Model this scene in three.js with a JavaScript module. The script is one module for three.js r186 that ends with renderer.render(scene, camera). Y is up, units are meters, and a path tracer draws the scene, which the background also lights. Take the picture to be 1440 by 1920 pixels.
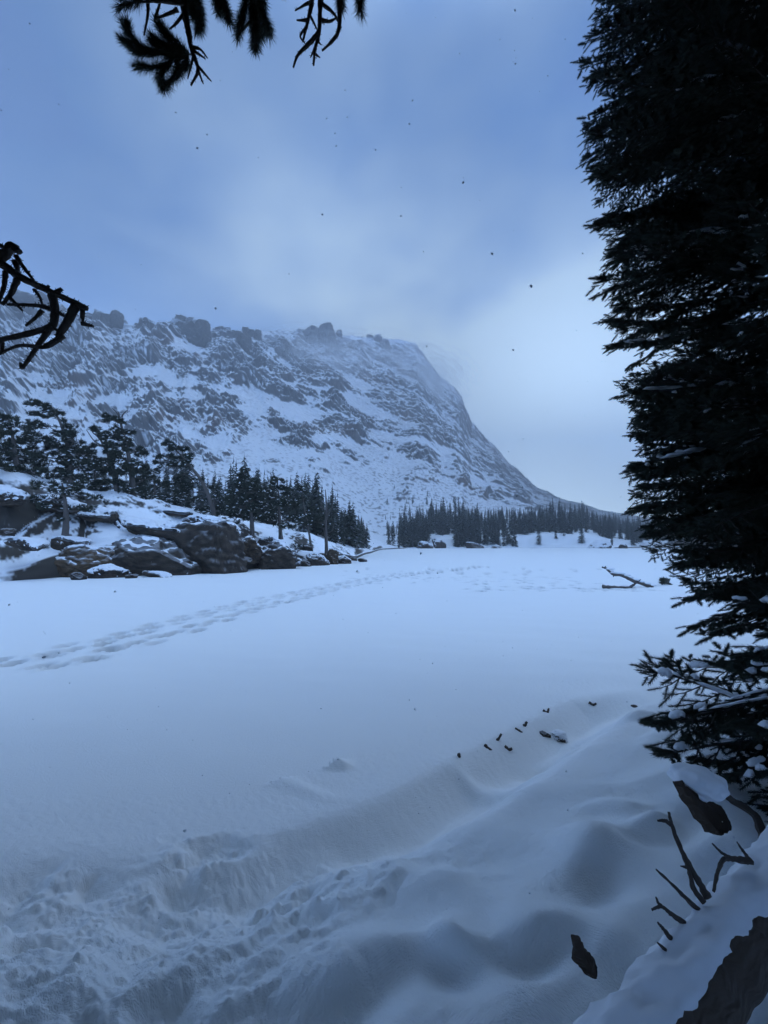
import * as THREE from 'three';
import { mergeGeometries } from 'three/addons/utils/BufferGeometryUtils.js';
import { ImprovedNoise } from 'three/addons/math/ImprovedNoise.js';

// ---------------------------------------------------------------- camera, sky, sun, air, exposure
const scene = new THREE.Scene();
const EYE = 2.3, FPX = 805.5, PITCH = 4.12 * Math.PI / 180;
const camera = new THREE.PerspectiveCamera(2 * Math.atan(960 / FPX) * 180 / Math.PI, 0.75, 0.05, 6000);
camera.position.set(0, EYE, 0);
camera.rotation.set(PITCH, 0, 0);

const SUN_AZ = 58 * Math.PI / 180, SUN_EL = 28 * Math.PI / 180;      // behind the cloud, ahead and to the right
const sunDir = new THREE.Vector3(Math.sin(SUN_AZ) * Math.cos(SUN_EL), Math.sin(SUN_EL), -Math.cos(SUN_AZ) * Math.cos(SUN_EL));
const sun = new THREE.DirectionalLight(new THREE.Color(1.0, 0.98, 0.95), 0.5);
sun.position.copy(sunDir).multiplyScalar(120);
sun.target.position.set(0, 0, 0);
sun.castShadow = true; sun.shadow.radius = 36; sun.shadow.mapSize.set(2048, 2048);
Object.assign(sun.shadow.camera, { left: -80, right: 80, top: 80, bottom: -80, near: 1, far: 400 });
scene.add(sun, sun.target);
scene.fog = new THREE.FogExp2(new THREE.Color(0.96, 0.98, 1.0), 0.0014);

const SKY_GAIN = 1.0;
const EXPOSURE = 1.34;

// ---------------------------------------------------------------- helpers
const rng = (s) => () => { s = (s + 0x6d2b79f5) | 0; let t = Math.imul(s ^ (s >>> 15), 1 | s); t = (t + Math.imul(t ^ (t >>> 7), 61 | t)) ^ t; return ((t ^ (t >>> 14)) >>> 0) / 4294967296; };
const IN = new ImprovedNoise(), nz = (x, y, z = 0) => IN.noise(x, y, z);
const fbm = (x, y, z, o) => { let s = 0, a = 0.5; for (let i = 0; i < o; i++) { s += a * nz(x, y, z + i * 17.3); x *= 2.03; y *= 2.03; z *= 2.03; a *= 0.5; } return s; };
const clamp = (x, a = 0, b = 1) => Math.min(b, Math.max(a, x)), lerp = (a, b, t) => a + (b - a) * t;
const sst = (a, b, x) => { const t = clamp((x - a) / (b - a)); return t * t * (3 - 2 * t); };
const gauss = (d) => Math.exp(-d * d);
const V = (x, y, z) => new THREE.Vector3(x, y, z);
function curve(pts) {                                               // piecewise smooth interpolation of [x, value] pairs
  return (x) => {
    if (x <= pts[0][0]) return pts[0][1];
    for (let i = 1; i < pts.length; i++) if (x <= pts[i][0]) { const t = (x - pts[i - 1][0]) / (pts[i][0] - pts[i - 1][0]); return lerp(pts[i - 1][1], pts[i][1], t * t * (3 - 2 * t) * 0.5 + t * 0.5); }
    return pts[pts.length - 1][1];
  };
}
const CP = Math.cos(PITCH), SP = Math.sin(PITCH);
function at(px, py, depth) {                                        // where a sight line of the survey photograph reaches a distance
  const x = (px - 720) / FPX, y = (960 - py) / FPX, t = depth / (CP - y * SP);
  return V(x * t, EYE + t * (y * CP + SP), -depth);
}
function onLevel(px, py, Y) { const y = (960 - py) / FPX, k = y * CP + SP, t = (Y - EYE) / k; return V((px - 720) / FPX * t, Y, -t * (CP - y * SP)); }
const used = new Map();
function numbered(n) { const k = used.get(n) ?? 0; used.set(n, k + 1); return k ? n + '_' + String(k).padStart(3, '0') : n; }
function tag(o, label, category, group, kind) { Object.assign(o.userData, { label, category }); if (group) o.userData.group = group; if (kind) o.userData.kind = kind; return o; }
function thing(name, label, category, pos, group) { const o = new THREE.Group(); o.name = numbered(name); if (pos) o.position.copy(pos); tag(o, label, category, group); scene.add(o); return o; }
function mesh(name, geometry, material, parent, kind) {
  const m = new THREE.Mesh(geometry, material); m.name = parent && parent !== scene ? name : numbered(name); m.castShadow = m.receiveShadow = true;
  if (kind) m.userData.kind = kind;
  (parent ?? scene).add(m); return m;
}
function instanced(name, geometry, material, mats, parent, kind) {
  const m = new THREE.InstancedMesh(geometry, material, mats.length); m.name = parent && parent !== scene ? name : numbered(name); m.castShadow = m.receiveShadow = true;
  mats.forEach((q, i) => m.setMatrixAt(i, q));
  if (kind) m.userData.kind = kind;
  (parent ?? scene).add(m); return m;
}
function geo(pos, idx, col, uv) {
  const g = new THREE.BufferGeometry();
  g.setAttribute('position', new THREE.BufferAttribute(pos instanceof Float32Array ? pos : new Float32Array(pos), 3));
  if (col) g.setAttribute('color', new THREE.BufferAttribute(col instanceof Float32Array ? col : new Float32Array(col), 3));
  if (uv) g.setAttribute('uv', new THREE.BufferAttribute(uv instanceof Float32Array ? uv : new Float32Array(uv), 2));
  if (idx) g.setIndex(idx instanceof Uint32Array ? new THREE.BufferAttribute(idx, 1) : idx);
  g.computeVertexNormals();
  return g;
}
function gridIndex(rows, cols, flip) {
  const idx = new Uint32Array((rows - 1) * (cols - 1) * 6); let o = 0;
  for (let r = 0; r < rows - 1; r++) for (let c = 0; c < cols - 1; c++) {
    const a = r * cols + c, b = a + 1, d = a + cols, e = d + 1;
    if (flip) { idx[o++] = a; idx[o++] = d; idx[o++] = b; idx[o++] = b; idx[o++] = d; idx[o++] = e; } else { idx[o++] = a; idx[o++] = b; idx[o++] = d; idx[o++] = b; idx[o++] = e; idx[o++] = d; }
  }
  return idx;
}
// a tapered tube along points with radii, knobbly if asked
function tube(points, radii, sides = 6, rough = 0, seed = 1, cap = true) {
  const pos = [], uv = [], idx = [], n = points.length; let up = V(0, 1, 0), run = 0;
  const d0 = points[1].clone().sub(points[0]).normalize(); if (Math.abs(d0.y) > 0.9) up = V(1, 0, 0);
  let side = d0.clone().cross(up).normalize();
  for (let i = 0; i < n; i++) {
    const d = points[Math.min(n - 1, i + 1)].clone().sub(points[Math.max(0, i - 1)]).normalize();
    side.addScaledVector(d, -side.dot(d)).normalize();
    const other = d.clone().cross(side);
    if (i) run += points[i].distanceTo(points[i - 1]);
    const r0 = Array.isArray(radii) ? radii[i] : radii;
    for (let s = 0; s <= sides; s++) {
      const a = (s % sides) / sides * Math.PI * 2, r = r0 * (1 + (rough ? rough * nz(run / r0 * 0.8 + seed * 7, Math.cos(a) * 1.3, Math.sin(a) * 1.3 + seed) * 2 : 0));
      const p = points[i].clone().addScaledVector(side, Math.cos(a) * r).addScaledVector(other, Math.sin(a) * r);
      pos.push(p.x, p.y, p.z); uv.push(s / sides * r0 * 6, run);
    }
  }
  const w = sides + 1;
  for (let i = 0; i < n - 1; i++) for (let s = 0; s < sides; s++) { const a = i * w + s; idx.push(a, a + w, a + 1, a + 1, a + w, a + w + 1); }
  if (cap) for (const [i, flip] of [[0, 1], [n - 1, 0]]) {
    const c = pos.length / 3; pos.push(points[i].x, points[i].y, points[i].z); uv.push(0, 0);
    for (let s = 0; s < sides; s++) flip ? idx.push(c, i * w + s, i * w + s + 1) : idx.push(c, i * w + s + 1, i * w + s);
  }
  return geo(pos, idx, null, uv);
}
function spline(pts, n) { return new THREE.CatmullRomCurve3(pts, false, 'centripetal').getPoints(n); }
const M4 = () => new THREE.Matrix4();
function along(p, dir, scale, roll = 0) {                            // matrix that lays a +y unit along dir
  const q = new THREE.Quaternion().setFromUnitVectors(V(0, 1, 0), dir.clone().normalize());
  q.multiply(new THREE.Quaternion().setFromAxisAngle(V(0, 1, 0), roll));
  return M4().compose(p, q, typeof scale === 'number' ? V(scale, scale, scale) : scale);
}

// ---------------------------------------------------------------- sky (cloud layer, brighter low ahead where the sun stands behind it)
{
  const THIN = [[at(540, 470, 100).sub(camera.position).normalize(), 0.024, 1.7], [at(1060, 800, 100).sub(camera.position).normalize(), 0.03, 9], [at(740, 570, 100).sub(camera.position).normalize(), 0.02, 1.3]];
  const W = 1024, H = 512, data = new Float32Array(W * H * 4);
  for (let r = 0; r < H; r++) for (let c = 0; c < W; c++) {
    const el = ((r + 0.5) / H - 0.5) * Math.PI, az = ((c + 0.5) / W - 0.5) * 2 * Math.PI;
    const d = V(Math.cos(az) * Math.cos(el), Math.sin(el), Math.sin(az) * Math.cos(el));
    const y = Math.max(d.y, 0), k = 1 / (y + 0.35), cx = d.x * k, cz = d.z * k;
    const big = fbm(cx * 1.1 + 3.1, cz * 1.1 - 1.7, 2.0, 4), med = fbm(cx * 3 + 9, cz * 3 + 4 + big, 5.0, 4);
    const cosS = d.dot(sunDir), glow = Math.pow(clamp(cosS * 0.5 + 0.5), 10), low = Math.pow(1 - y, 3.4);
    const thin = THIN.reduce((a, [t, w, k]) => a + k * Math.exp((d.dot(t) - 1) / w), 0);                          // where the cloud lets more light through
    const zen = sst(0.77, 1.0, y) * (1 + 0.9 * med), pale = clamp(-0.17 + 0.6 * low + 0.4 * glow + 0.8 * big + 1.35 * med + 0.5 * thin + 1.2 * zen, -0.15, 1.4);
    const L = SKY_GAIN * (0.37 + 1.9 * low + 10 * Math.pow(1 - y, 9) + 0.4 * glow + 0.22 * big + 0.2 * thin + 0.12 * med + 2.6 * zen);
    const o = (r * W + c) * 4;
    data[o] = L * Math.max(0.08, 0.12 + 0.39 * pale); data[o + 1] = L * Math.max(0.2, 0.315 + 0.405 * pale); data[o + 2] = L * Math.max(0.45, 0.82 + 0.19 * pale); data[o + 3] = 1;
  }
  const t = new THREE.DataTexture(data, W, H, THREE.RGBAFormat, THREE.FloatType);
  t.mapping = THREE.EquirectangularReflectionMapping; t.magFilter = t.minFilter = THREE.LinearFilter; t.needsUpdate = true;
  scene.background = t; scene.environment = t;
}

// ---------------------------------------------------------------- textures and materials
function noiseTexture(size, f) {
  const d = new Uint8Array(size * size * 4);
  for (let y = 0; y < size; y++) for (let x = 0; x < size; x++) { const v = f(x / size, y / size), o = (y * size + x) * 4, c = Array.isArray(v) ? v : [v, v, v]; for (let i = 0; i < 3; i++) d[o + i] = clamp(c[i]) * 255; d[o + 3] = 255; }
  const t = new THREE.DataTexture(d, size, size); t.wrapS = t.wrapT = THREE.RepeatWrapping; t.magFilter = THREE.LinearFilter; t.minFilter = THREE.LinearFilter; t.needsUpdate = true; return t;
}
const tor = (u, v, f, z, o) => { const a = u * 2 * Math.PI, b = v * 2 * Math.PI; return fbm(Math.cos(a) * f + 11, Math.sin(a) * f + Math.cos(b) * f * 1.3 + 5, Math.sin(b) * f * 1.3 + z, o); };
const grain = noiseTexture(512, (u, v) => 0.5 + 0.55 * tor(u, v, 14, 3, 4) + 0.35 * tor(u, v, 3, 9, 3));
const barkBump = noiseTexture(256, (u, v) => 0.5 + 0.9 * tor(u, v * 0.25, 5, 2, 4));
const rockBump = noiseTexture(512, (u, v) => 0.5 + 0.9 * tor(u, v, 5, 4, 5));
const mat = (r, g, b, o = {}) => new THREE.MeshStandardMaterial({ color: new THREE.Color().setRGB(r, g, b), roughness: 0.9, side: THREE.DoubleSide, ...o });
const M = {
  snow: mat(0.87, 0.885, 0.88, { vertexColors: true, bumpMap: grain, bumpScale: 0.006, roughness: 0.9 }),
  terrain: mat(1, 1, 1, { vertexColors: true, roughness: 0.95 }),
  padSnow: mat(0.8, 0.82, 0.85, { roughness: 0.9 }),
  rock: mat(1, 1, 1, { vertexColors: true, roughness: 0.95, bumpMap: rockBump, bumpScale: 0.14 }),
  bark: mat(0.05, 0.042, 0.036, { bumpMap: barkBump, bumpScale: 0.008 }),
  greyBark: mat(0.10, 0.085, 0.075, { bumpMap: barkBump, bumpScale: 0.02 }),
  deadWood: mat(0.065, 0.05, 0.04, { bumpMap: barkBump, bumpScale: 0.004 }),
  needles: mat(0.022, 0.032, 0.02),
  pineNeedles: mat(0.028, 0.036, 0.022),
  fir: mat(1, 1, 1, { vertexColors: true, roughness: 0.95 }),
};

// ---------------------------------------------------------------- ground near the camera: frozen lake and the snow bank
const SHORE = [[-40, 4], [-26, 1], [-12, -2.2], [-6, -2.9], [-2.9, -3.3], [-1.3, -3.25], [-0.1, -3.95], [0.96, -4.9], [2.7, -6.4], [4.2, -6.9], [7.6, -10], [16, -20], [30, -42], [60, -70]];
function shoreDist(x, z) {                                           // positive on the bank side
  let best = 1e9, sgn = 1;
  for (let i = 0; i < SHORE.length - 1; i++) {
    const [ax, az] = SHORE[i], [bx, bz] = SHORE[i + 1], dx = bx - ax, dz = bz - az, t = clamp(((x - ax) * dx + (z - az) * dz) / (dx * dx + dz * dz));
    const ex = x - ax - dx * t, ez = z - az - dz * t, d = ex * ex + ez * ez;
    if (d < best) { best = d; sgn = dx * (z - az) - dz * (x - ax) > 0 ? 1 : -1; }
  }
  return Math.sqrt(best) * sgn;
}
// mounds and hollows of the bank: photo pixel, level, radii across and along, height; a mound's near side is steep
const BUMPS = [];
function bump(px, py, Y, ra, rb, h, turn = 0, steep = 0) { const p = onLevel(px, py, Y); BUMPS.push({ x: p.x, z: p.z, ra, rb, h, c: Math.cos(turn), s: Math.sin(turn), steep }); }
bump(1105, 1585, 0.62, 0.26, 0.2, 0.16, -0.2, 1); bump(1110, 1660, 0.6, 0.2, 0.12, -0.12, -0.2);
bump(850, 1735, 0.62, 0.13, 0.16, 0.15, 0.1, 1); bump(845, 1815, 0.6, 0.12, 0.1, -0.1, 0.1);
bump(665, 1790, 0.55, 0.24, 0.16, 0.13, -0.5, 1); bump(640, 1875, 0.55, 0.22, 0.12, -0.11, -0.4);
bump(1005, 1735, 0.62, 0.15, 0.14, 0.11, 0, 1); bump(1000, 1795, 0.6, 0.14, 0.08, -0.09);
bump(1215, 1530, 0.65, 0.14, 0.1, 0.1, 0, 1); bump(1215, 1568, 0.65, 0.12, 0.07, -0.07);
bump(1150, 1490, 0.6, 0.18, 0.1, 0.07, 0.2, 1); bump(925, 1640, 0.55, 0.14, 0.1, -0.06);
bump(1170, 1755, 0.68, 0.13, 0.1, 0.08, 0, 1); bump(1175, 1800, 0.68, 0.1, 0.06, -0.06);
bump(620, 1432, 0.02, 0.16, 0.1, 0.09, 0, 1); bump(540, 1470, 0, 0.5, 0.09, 0.04, 0.5);
bump(1020, 1372, 0.3, 0.24, 0.16, -0.13); bump(1050, 1378, 0.35, 0.2, 0.12, 0.09, 0, 1); bump(930, 1425, 0.2, 0.35, 0.12, 0.1, 0.6);
bump(1195, 1318, 0.5, 0.2, 0.14, 0.12, 0, 1); bump(1110, 1312, 0.4, 0.3, 0.16, 0.08); bump(1265, 1345, 0.6, 0.4, 0.1, 0.08, -0.5);
bump(1310, 1380, 0.65, 0.22, 0.1, -0.1); bump(1350, 1400, 0.7, 0.4, 0.14, 0.12, -0.5); bump(1250, 1430, 0.62, 0.5, 0.14, 0.06, -0.3);
bump(1330, 1470, 0.7, 0.2, 0.14, 0.12); bump(1290, 1540, 0.7, 0.22, 0.08, -0.07, -0.7); bump(1400, 1560, 0.75, 0.16, 0.18, 0.08);
bump(1030, 1450, 0.5, 0.5, 0.16, 0.05, 0.5); bump(780, 1640, 0.4, 0.9, 0.14, 0.09, 0.55); bump(920, 1540, 0.45, 0.8, 0.16, 0.06, 0.6);
function trampled(x, z) { return sst(0.55, -0.7, x + 0.35 * (z + 2.2) + 0.5 * nz(x * 1.6, z * 1.6, 21)) * sst(-3.75, -3.0, z + 0.12 * x + 0.4 * nz(x * 1.9, z * 1.9, 23)); }
// steps across the lake: two lines of walkers
const PRINTS = [];
{
  const r = rng(41), A = [onLevel(-40, 1262, 0), onLevel(240, 1196, 0), onLevel(520, 1122, 0), onLevel(740, 1079, 0), onLevel(900, 1062, 0)];
  const path = spline(A, 400);
  for (const [off, step] of [[-0.55, 0.62], [-0.1, 0.58], [0.6, 0.66], [0.95, 0.7]]) {
    let acc = 0, left = 1;
    for (let i = 1; i < path.length; i++) {
      const d = path[i].clone().sub(path[i - 1]); acc += d.length();
      if (acc > step) { acc -= step * (0.85 + 0.3 * r()); left = -left; d.normalize(); const n = V(-d.z, 0, d.x);
        const p = path[i].clone().addScaledVector(n, off + left * 0.13 + (r() - 0.5) * 0.22); PRINTS.push([p.x, p.z, d.x, d.z, 0.6 + 0.6 * r()]); }
    }
  }
  for (let i = 0; i < 60; i++) { const p = onLevel(870 + r() * 380, 1099 + r() * 10 + (r() < 0.3 ? -8 : 0), 0); const a = r() * 6; PRINTS.push([p.x, p.z, Math.cos(a), Math.sin(a), 0.5 + r() * 0.6]); }
  for (let i = 0; i < 120; i++) { const p = onLevel(640 + r() * 500, 1062 + r() * 32, 0); const a = r() * 6; PRINTS.push([p.x, p.z, Math.cos(a), Math.sin(a), 0.35 + r() * 0.5]); }
}
const CELLS = new Map();
for (const p of PRINTS) for (let i = -1; i <= 1; i++) for (let j = -1; j <= 1; j++) { const k = (Math.floor(p[0]) + i) * 10007 + Math.floor(p[1]) + j; if (!CELLS.has(k)) CELLS.set(k, []); CELLS.get(k).push(p); }
const LUMPS = []; { const r = rng(77); for (let i = 0; i < 1500; i++) LUMPS.push([-3.8 + 4.6 * r(), -3.9 + 3.2 * r(), 0.007 + 0.026 * Math.pow(r(), 3), r()]); }
const LCELL = new Map();
for (const p of LUMPS) for (let i = -1; i <= 1; i++) for (let j = -1; j <= 1; j++) { const k = (Math.floor(p[0] * 6) + i) * 10007 + Math.floor(p[1] * 6) + j; if (!LCELL.has(k)) LCELL.set(k, []); LCELL.get(k).push(p); }
// where a sight line of the survey photograph meets the snow
function hitGround(px, py) { let d = 0.7; for (; d < 40; d += 0.02 * Math.max(1, d * 0.4)) { const p = at(px, py, d); if (p.y < groundY(p.x, p.z)) break; } return d; }
const LOG_A = at(1475, 1590, 2.05), LOG_B = at(1130, 1990, 1.42);
function groundY(x, z, s = shoreDist(x, z)) {
  const far = Math.hypot(x, z);
  let y = 0.05 * nz(x * 0.11, z * 0.2, 3) * sst(3, 12, far) + 0.014 * nz(x * 0.9 + 5, z * 1.7, 1) + 0.022 * nz(x * 0.3 + z * 0.12, z * 1.15 - x * 0.2, 41) * sst(5, 11, far);
  if (far < 45) { const c = CELLS.get(Math.floor(x) * 10007 + Math.floor(z)); if (c) for (const [px, pz, dx, dz, k] of c) { const u = (x - px) * dx + (z - pz) * dz, v = (x - px) * -dz + (z - pz) * dx, d = Math.hypot(u / 0.21, v / 0.115); if (d < 2.4) y += k * (-0.32 * gauss(d * 0.85) + 0.08 * gauss((d - 1.35) * 2)); } }
  if (s > -0.8) {
    const near = far < 14;
    const rise = 0.34 * sst(0.35, 1.25, s) + 0.34 * sst(1.0, 2.6, s) + 0.12 * sst(2.5, 5, s) + 0.25 * sst(5, 12, s) + 1.5 * sst(10, 40, s);
    const tr = near ? trampled(x, z) : 0;
    const trench = near ? -0.19 * sst(-0.05, 0.45, s) * sst(1.15, 0.55, s) * (1 - 0.7 * tr) * sst(-2, -0.6, x + 0.001) * sst(4.2, 2.6, x) : 0;
    y += rise + trench + 0.03 * gauss((s + 0.05) * 4);
    if (near) {
      y += 0.05 * nz(x * 1.3 + 2, z * 1.3, 7) * sst(0.3, 1.4, s) + 0.02 * nz(x * 3.1, z * 3.1, 9) * sst(0.3, 1, s);
      for (const b of BUMPS) {
        const dx = x - b.x + 0.09 * nz(x * 2.7 + 3, z * 2.7, 4), dz = z - b.z + 0.08 * nz(x * 2.7, z * 2.7, 14), u = (dx * b.c + dz * b.s) / b.ra; let v = (-dx * b.s + dz * b.c) / b.rb;
        if (b.steep && v > 0) v *= 1.6;
        const q = u * u + v * v; if (q < 7) y += 0.8 * b.h * Math.exp(-q * q * 0.08 - q * 0.75);
      }
      if (tr > 0.01) {
        const a = nz(x * 2.7 + 1, z * 3.1, 4), w = nz(x * 1.2, z * 1.2, 8) * 0.8;
        const holes = -0.13 * sst(0.02, 0.5, a) + 0.08 * nz(x * 3.6 + w, z * 4.2, 12) + 0.035 * nz(x * 9, z * 10 + w * 3, 2) + 0.02 * nz(x * 22, z * 24, 5) + 0.011 * nz(x * 50, z * 50, 3);
        y += holes * tr * 0.72;
        const c = LCELL.get(Math.floor(x * 6) * 10007 + Math.floor(z * 6)); if (c) for (const [px, pz, r] of c) { const d = Math.hypot(x - px, z - pz) / r; if (d < 1.2) y += r * 0.9 * Math.sqrt(Math.max(0, 1.44 - d * d)) * tr * 0.7; }
      }
      y += 0.004 * nz(x * 16, z * 16, 6) + 0.0022 * nz(x * 45, z * 45, 1);
      // the snow heaped along the log, and the hollow on its shaded side
      const lx = LOG_B.x - LOG_A.x, lz = LOG_B.z - LOG_A.z, ll = Math.hypot(lx, lz), t = ((x - LOG_A.x) * lx + (z - LOG_A.z) * lz) / ll / ll, off = ((x - LOG_A.x) * -lz + (z - LOG_A.z) * lx) / ll;
      if (t > -0.6 && t < 1.6) y += -0.42 * sst(0.02, -0.16, off) * sst(-0.9, -0.45, off) - 0.07 * gauss((off - 0.17) / 0.1) * sst(1.5, 1.0, t) * sst(-0.5, 0, t);
    }
  }
  return y;
}
{
  const cols = []; let a = -Math.PI;
  const fine = 46 * Math.PI / 180;
  for (; a < -fine; a += 0.045) cols.push(a);
  for (a = -fine; a < fine; a += 0.0026) cols.push(a);
  for (a = fine; a < Math.PI; a += 0.045) cols.push(a);
  cols.push(Math.PI);
  const rows = [0.02]; let r = 0.35;
  while (r < 1.1) { rows.push(r); r *= 1.05; }
  while (r < 7) { rows.push(r); r *= 1.0056; }
  while (r < 32) { rows.push(r); r *= 1.0078; }
  while (r < 700) { rows.push(r); r *= 1.05; }
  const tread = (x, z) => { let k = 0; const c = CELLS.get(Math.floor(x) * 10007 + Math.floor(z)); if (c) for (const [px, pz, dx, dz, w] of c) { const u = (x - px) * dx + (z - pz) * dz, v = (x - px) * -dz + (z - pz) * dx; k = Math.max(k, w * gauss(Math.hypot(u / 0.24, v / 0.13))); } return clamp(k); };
  const R = rows.length, C = cols.length, pos = new Float32Array(R * C * 3), col = new Float32Array(R * C * 3).fill(1), uv = new Float32Array(R * C * 2), bank = new Uint8Array(R * C);
  for (let i = 0; i < R; i++) for (let j = 0; j < C; j++) {
    const x = Math.sin(cols[j]) * rows[i], z = -Math.cos(cols[j]) * rows[i], k = i * C + j, s = rows[i] < 120 ? shoreDist(x, z) : -50;
    pos[k * 3] = x; pos[k * 3 + 1] = groundY(x, z, s); pos[k * 3 + 2] = z; uv[k * 2] = x / 0.6; uv[k * 2 + 1] = z / 0.6; bank[k] = s > 0.02 ? 1 : 0;
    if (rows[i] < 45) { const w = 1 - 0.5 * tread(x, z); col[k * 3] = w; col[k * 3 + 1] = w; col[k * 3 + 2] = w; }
  }
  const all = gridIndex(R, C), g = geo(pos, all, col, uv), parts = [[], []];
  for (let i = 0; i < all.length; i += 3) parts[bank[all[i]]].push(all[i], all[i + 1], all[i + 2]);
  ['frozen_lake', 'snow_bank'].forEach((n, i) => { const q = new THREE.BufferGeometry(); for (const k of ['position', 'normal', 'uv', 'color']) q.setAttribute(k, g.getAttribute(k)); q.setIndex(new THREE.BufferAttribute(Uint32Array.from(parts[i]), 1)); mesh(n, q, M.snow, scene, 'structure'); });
}

// ---------------------------------------------------------------- shores and hillside beyond the lake
const ridgeY = curve([[-300, 540], [0, 572], [100, 584], [180, 600], [260, 613], [350, 612], [430, 622], [520, 626], [620, 628], [700, 634], [748, 637], [778, 643], [790, 658], [806, 682], [828, 708], [850, 724], [864, 742], [873, 766], [882, 790], [920, 830], [960, 872], [1010, 916], [1060, 938], [1120, 955], [1200, 972], [1320, 985], [1500, 985]]);
const ridgeD = curve([[-300, 420], [0, 460], [250, 510], [430, 590], [620, 790], [780, 1060], [880, 1220], [1010, 1340], [1200, 1450], [1500, 1550]]);
const baseD = curve([[-300, 150], [0, 165], [300, 205], [500, 240], [700, 285], [850, 330], [1000, 420], [1200, 600], [1500, 700]]);
const shoreDepth = curve([[-2500, 12], [-900, 18], [-200, 23], [0, 25], [160, 29.5], [300, 32], [440, 35.5], [540, 43], [620, 50], [665, 60], [692, 92], [720, 150], [760, 180], [800, 186], [1000, 200], [1150, 190], [1240, 225], [1330, 150], [1440, 70], [1650, 30], [2600, 14]]);
const crest = curve([[-2500, 9], [-200, 8.2], [0, 7.6], [120, 6.6], [230, 5.9], [330, 4.9], [430, 3.9], [500, 3.1], [580, 2.2], [650, 0.9], [690, 0.3], [730, 0.8], [800, 3.0], [900, 3.4], [1010, 5.5], [1090, 5.0], [1150, 1.5], [1240, 3], [1440, 3], [2600, 3]]);
const slopeBack = curve([[-2500, 0.08], [0, 0.075], [300, 0.08], [600, 0.09], [655, 0.05], [690, 0.035], [730, 0.05], [790, 0.1], [850, 0.11], [1000, 0.105], [1150, 0.07], [1300, 0.05], [2600, 0.06]]);
const bluff = curve([[-80, 0], [10, 0], [120, 1.2], [200, 1.8], [340, 2.6], [425, 2.7], [465, 1.5], [530, 1.4], [570, 0.5], [600, 0.8], [640, 0.5], [672, 0]]);
function hillY(px, d) {
  const e = d - shoreDepth(px), x = (px - 720) / FPX * d;
  const near = sst(680, 640, px), width = lerp(14, 9, near);
  const bl = bluff(px); let y = bl * sst(0.1, 1.2, e + 0.3 * nz(x * 0.5, 3)) + (crest(px) - bl) * sst(0.06 * clamp(bl * 2), 1, e / width) + slopeBack(px) * Math.max(0, e - 4) + 0.35 * clamp(e);
  y += (0.5 * nz(x * 0.07, d * 0.07, 4) + 1.6 * nz(x * 0.018, d * 0.018, 9) * sst(10, 80, e)) * sst(0, 8, e);
  if (near > 0 && e > -1 && e < 26) {                                // ledges of the outcrop, dipping to the right
    const w = nz(x * 0.16, d * 0.16, 3) * 2.4, u = y * 0.7 + x * 0.24 + w * 0.7, f = u * 0.62 - Math.floor(u * 0.62), led = f < 0.85 ? f / 0.85 : (1 - f) / 0.15;
    const m = near * sst(0.8, 2.5, e) * sst(26, 12, e) * sst(-0.25, 0.25, nz(x * 0.22 + 7, d * 0.22, 1));
    y += (led - 0.5) * 0.7 * m + 0.18 * nz(x * 0.8, d * 0.8, 2) * m + 0.10 * nz(x * 2.1, d * 2.1, 6) * m + 0.05 * nz(x * 5, d * 5, 6) * m;
  }
  return e < 0 ? -0.6 + e * 0.05 : y - 0.35 + 0.35 * clamp(e);
}
function mountainY(px, d) {                                          // the hillside, and the mountain's slope behind it
  const dB = baseD(px), dR = ridgeD(px); if (d <= dB) return hillY(px, d);
  const v = clamp((d - dB) / (dR - dB)), b = hillY(px, dB) - 3, t = at(px, ridgeY(px), dR).y;
  return lerp(b, t, lerp(v * v * 0.55 + v * 0.45, Math.pow(v, 1.35), 0.4));
}
function hillAt(x, z) { return hillY(720 + x / -z * FPX, -z); }
{
  const cols = []; for (let p = -2400; p < -80; p += 60) cols.push(p); for (let p = -80; p < 720; p += 1.5) cols.push(p); for (let p = 720; p < 1300; p += 3) cols.push(p); for (let p = 1300; p <= 2500; p += 50) cols.push(p);
  const es = [-1.5, -0.3]; for (let e = 0; e < 14; e += 0.11) es.push(e); for (let e = 14; e < 420; e *= 1.035) es.push(e);
  const R = es.length, C = cols.length, pos = new Float32Array(R * C * 3), col = new Float32Array(R * C * 3);
  for (let i = 0; i < R; i++) for (let j = 0; j < C; j++) { const k = (i * C + j) * 3, d = shoreDepth(cols[j]) + es[i]; pos[k] = (cols[j] - 720) / FPX * d; pos[k + 1] = hillY(cols[j], d); pos[k + 2] = -d; }
  const g = geo(pos, gridIndex(R, C), col), n = g.getAttribute('normal');
  for (let k = 0; k < R * C; k++) {
    const x = pos[k * 3], y = pos[k * 3 + 1], z = pos[k * 3 + 2], rough = nz(x * 1.1, y * 2, z * 1.1) * 0.12 + nz(x * 4, y * 5, z * 4) * 0.07;
    const s = sst(0.62, 0.74, Math.abs(n.getY(k)) + rough - (y < 9 && z > -62 && x < 0 ? 0.06 : 0)), t = 0.055 + 0.03 * nz(x * 0.6, y * 2.4, z * 0.6);
    col[k * 3] = lerp(t * 1.06, 0.86, s); col[k * 3 + 1] = lerp(t * 0.92, 0.88, s); col[k * 3 + 2] = lerp(t * 0.76, 0.9, s);
  }
  mesh('hillside', g, M.terrain, scene, 'structure');
}

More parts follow.
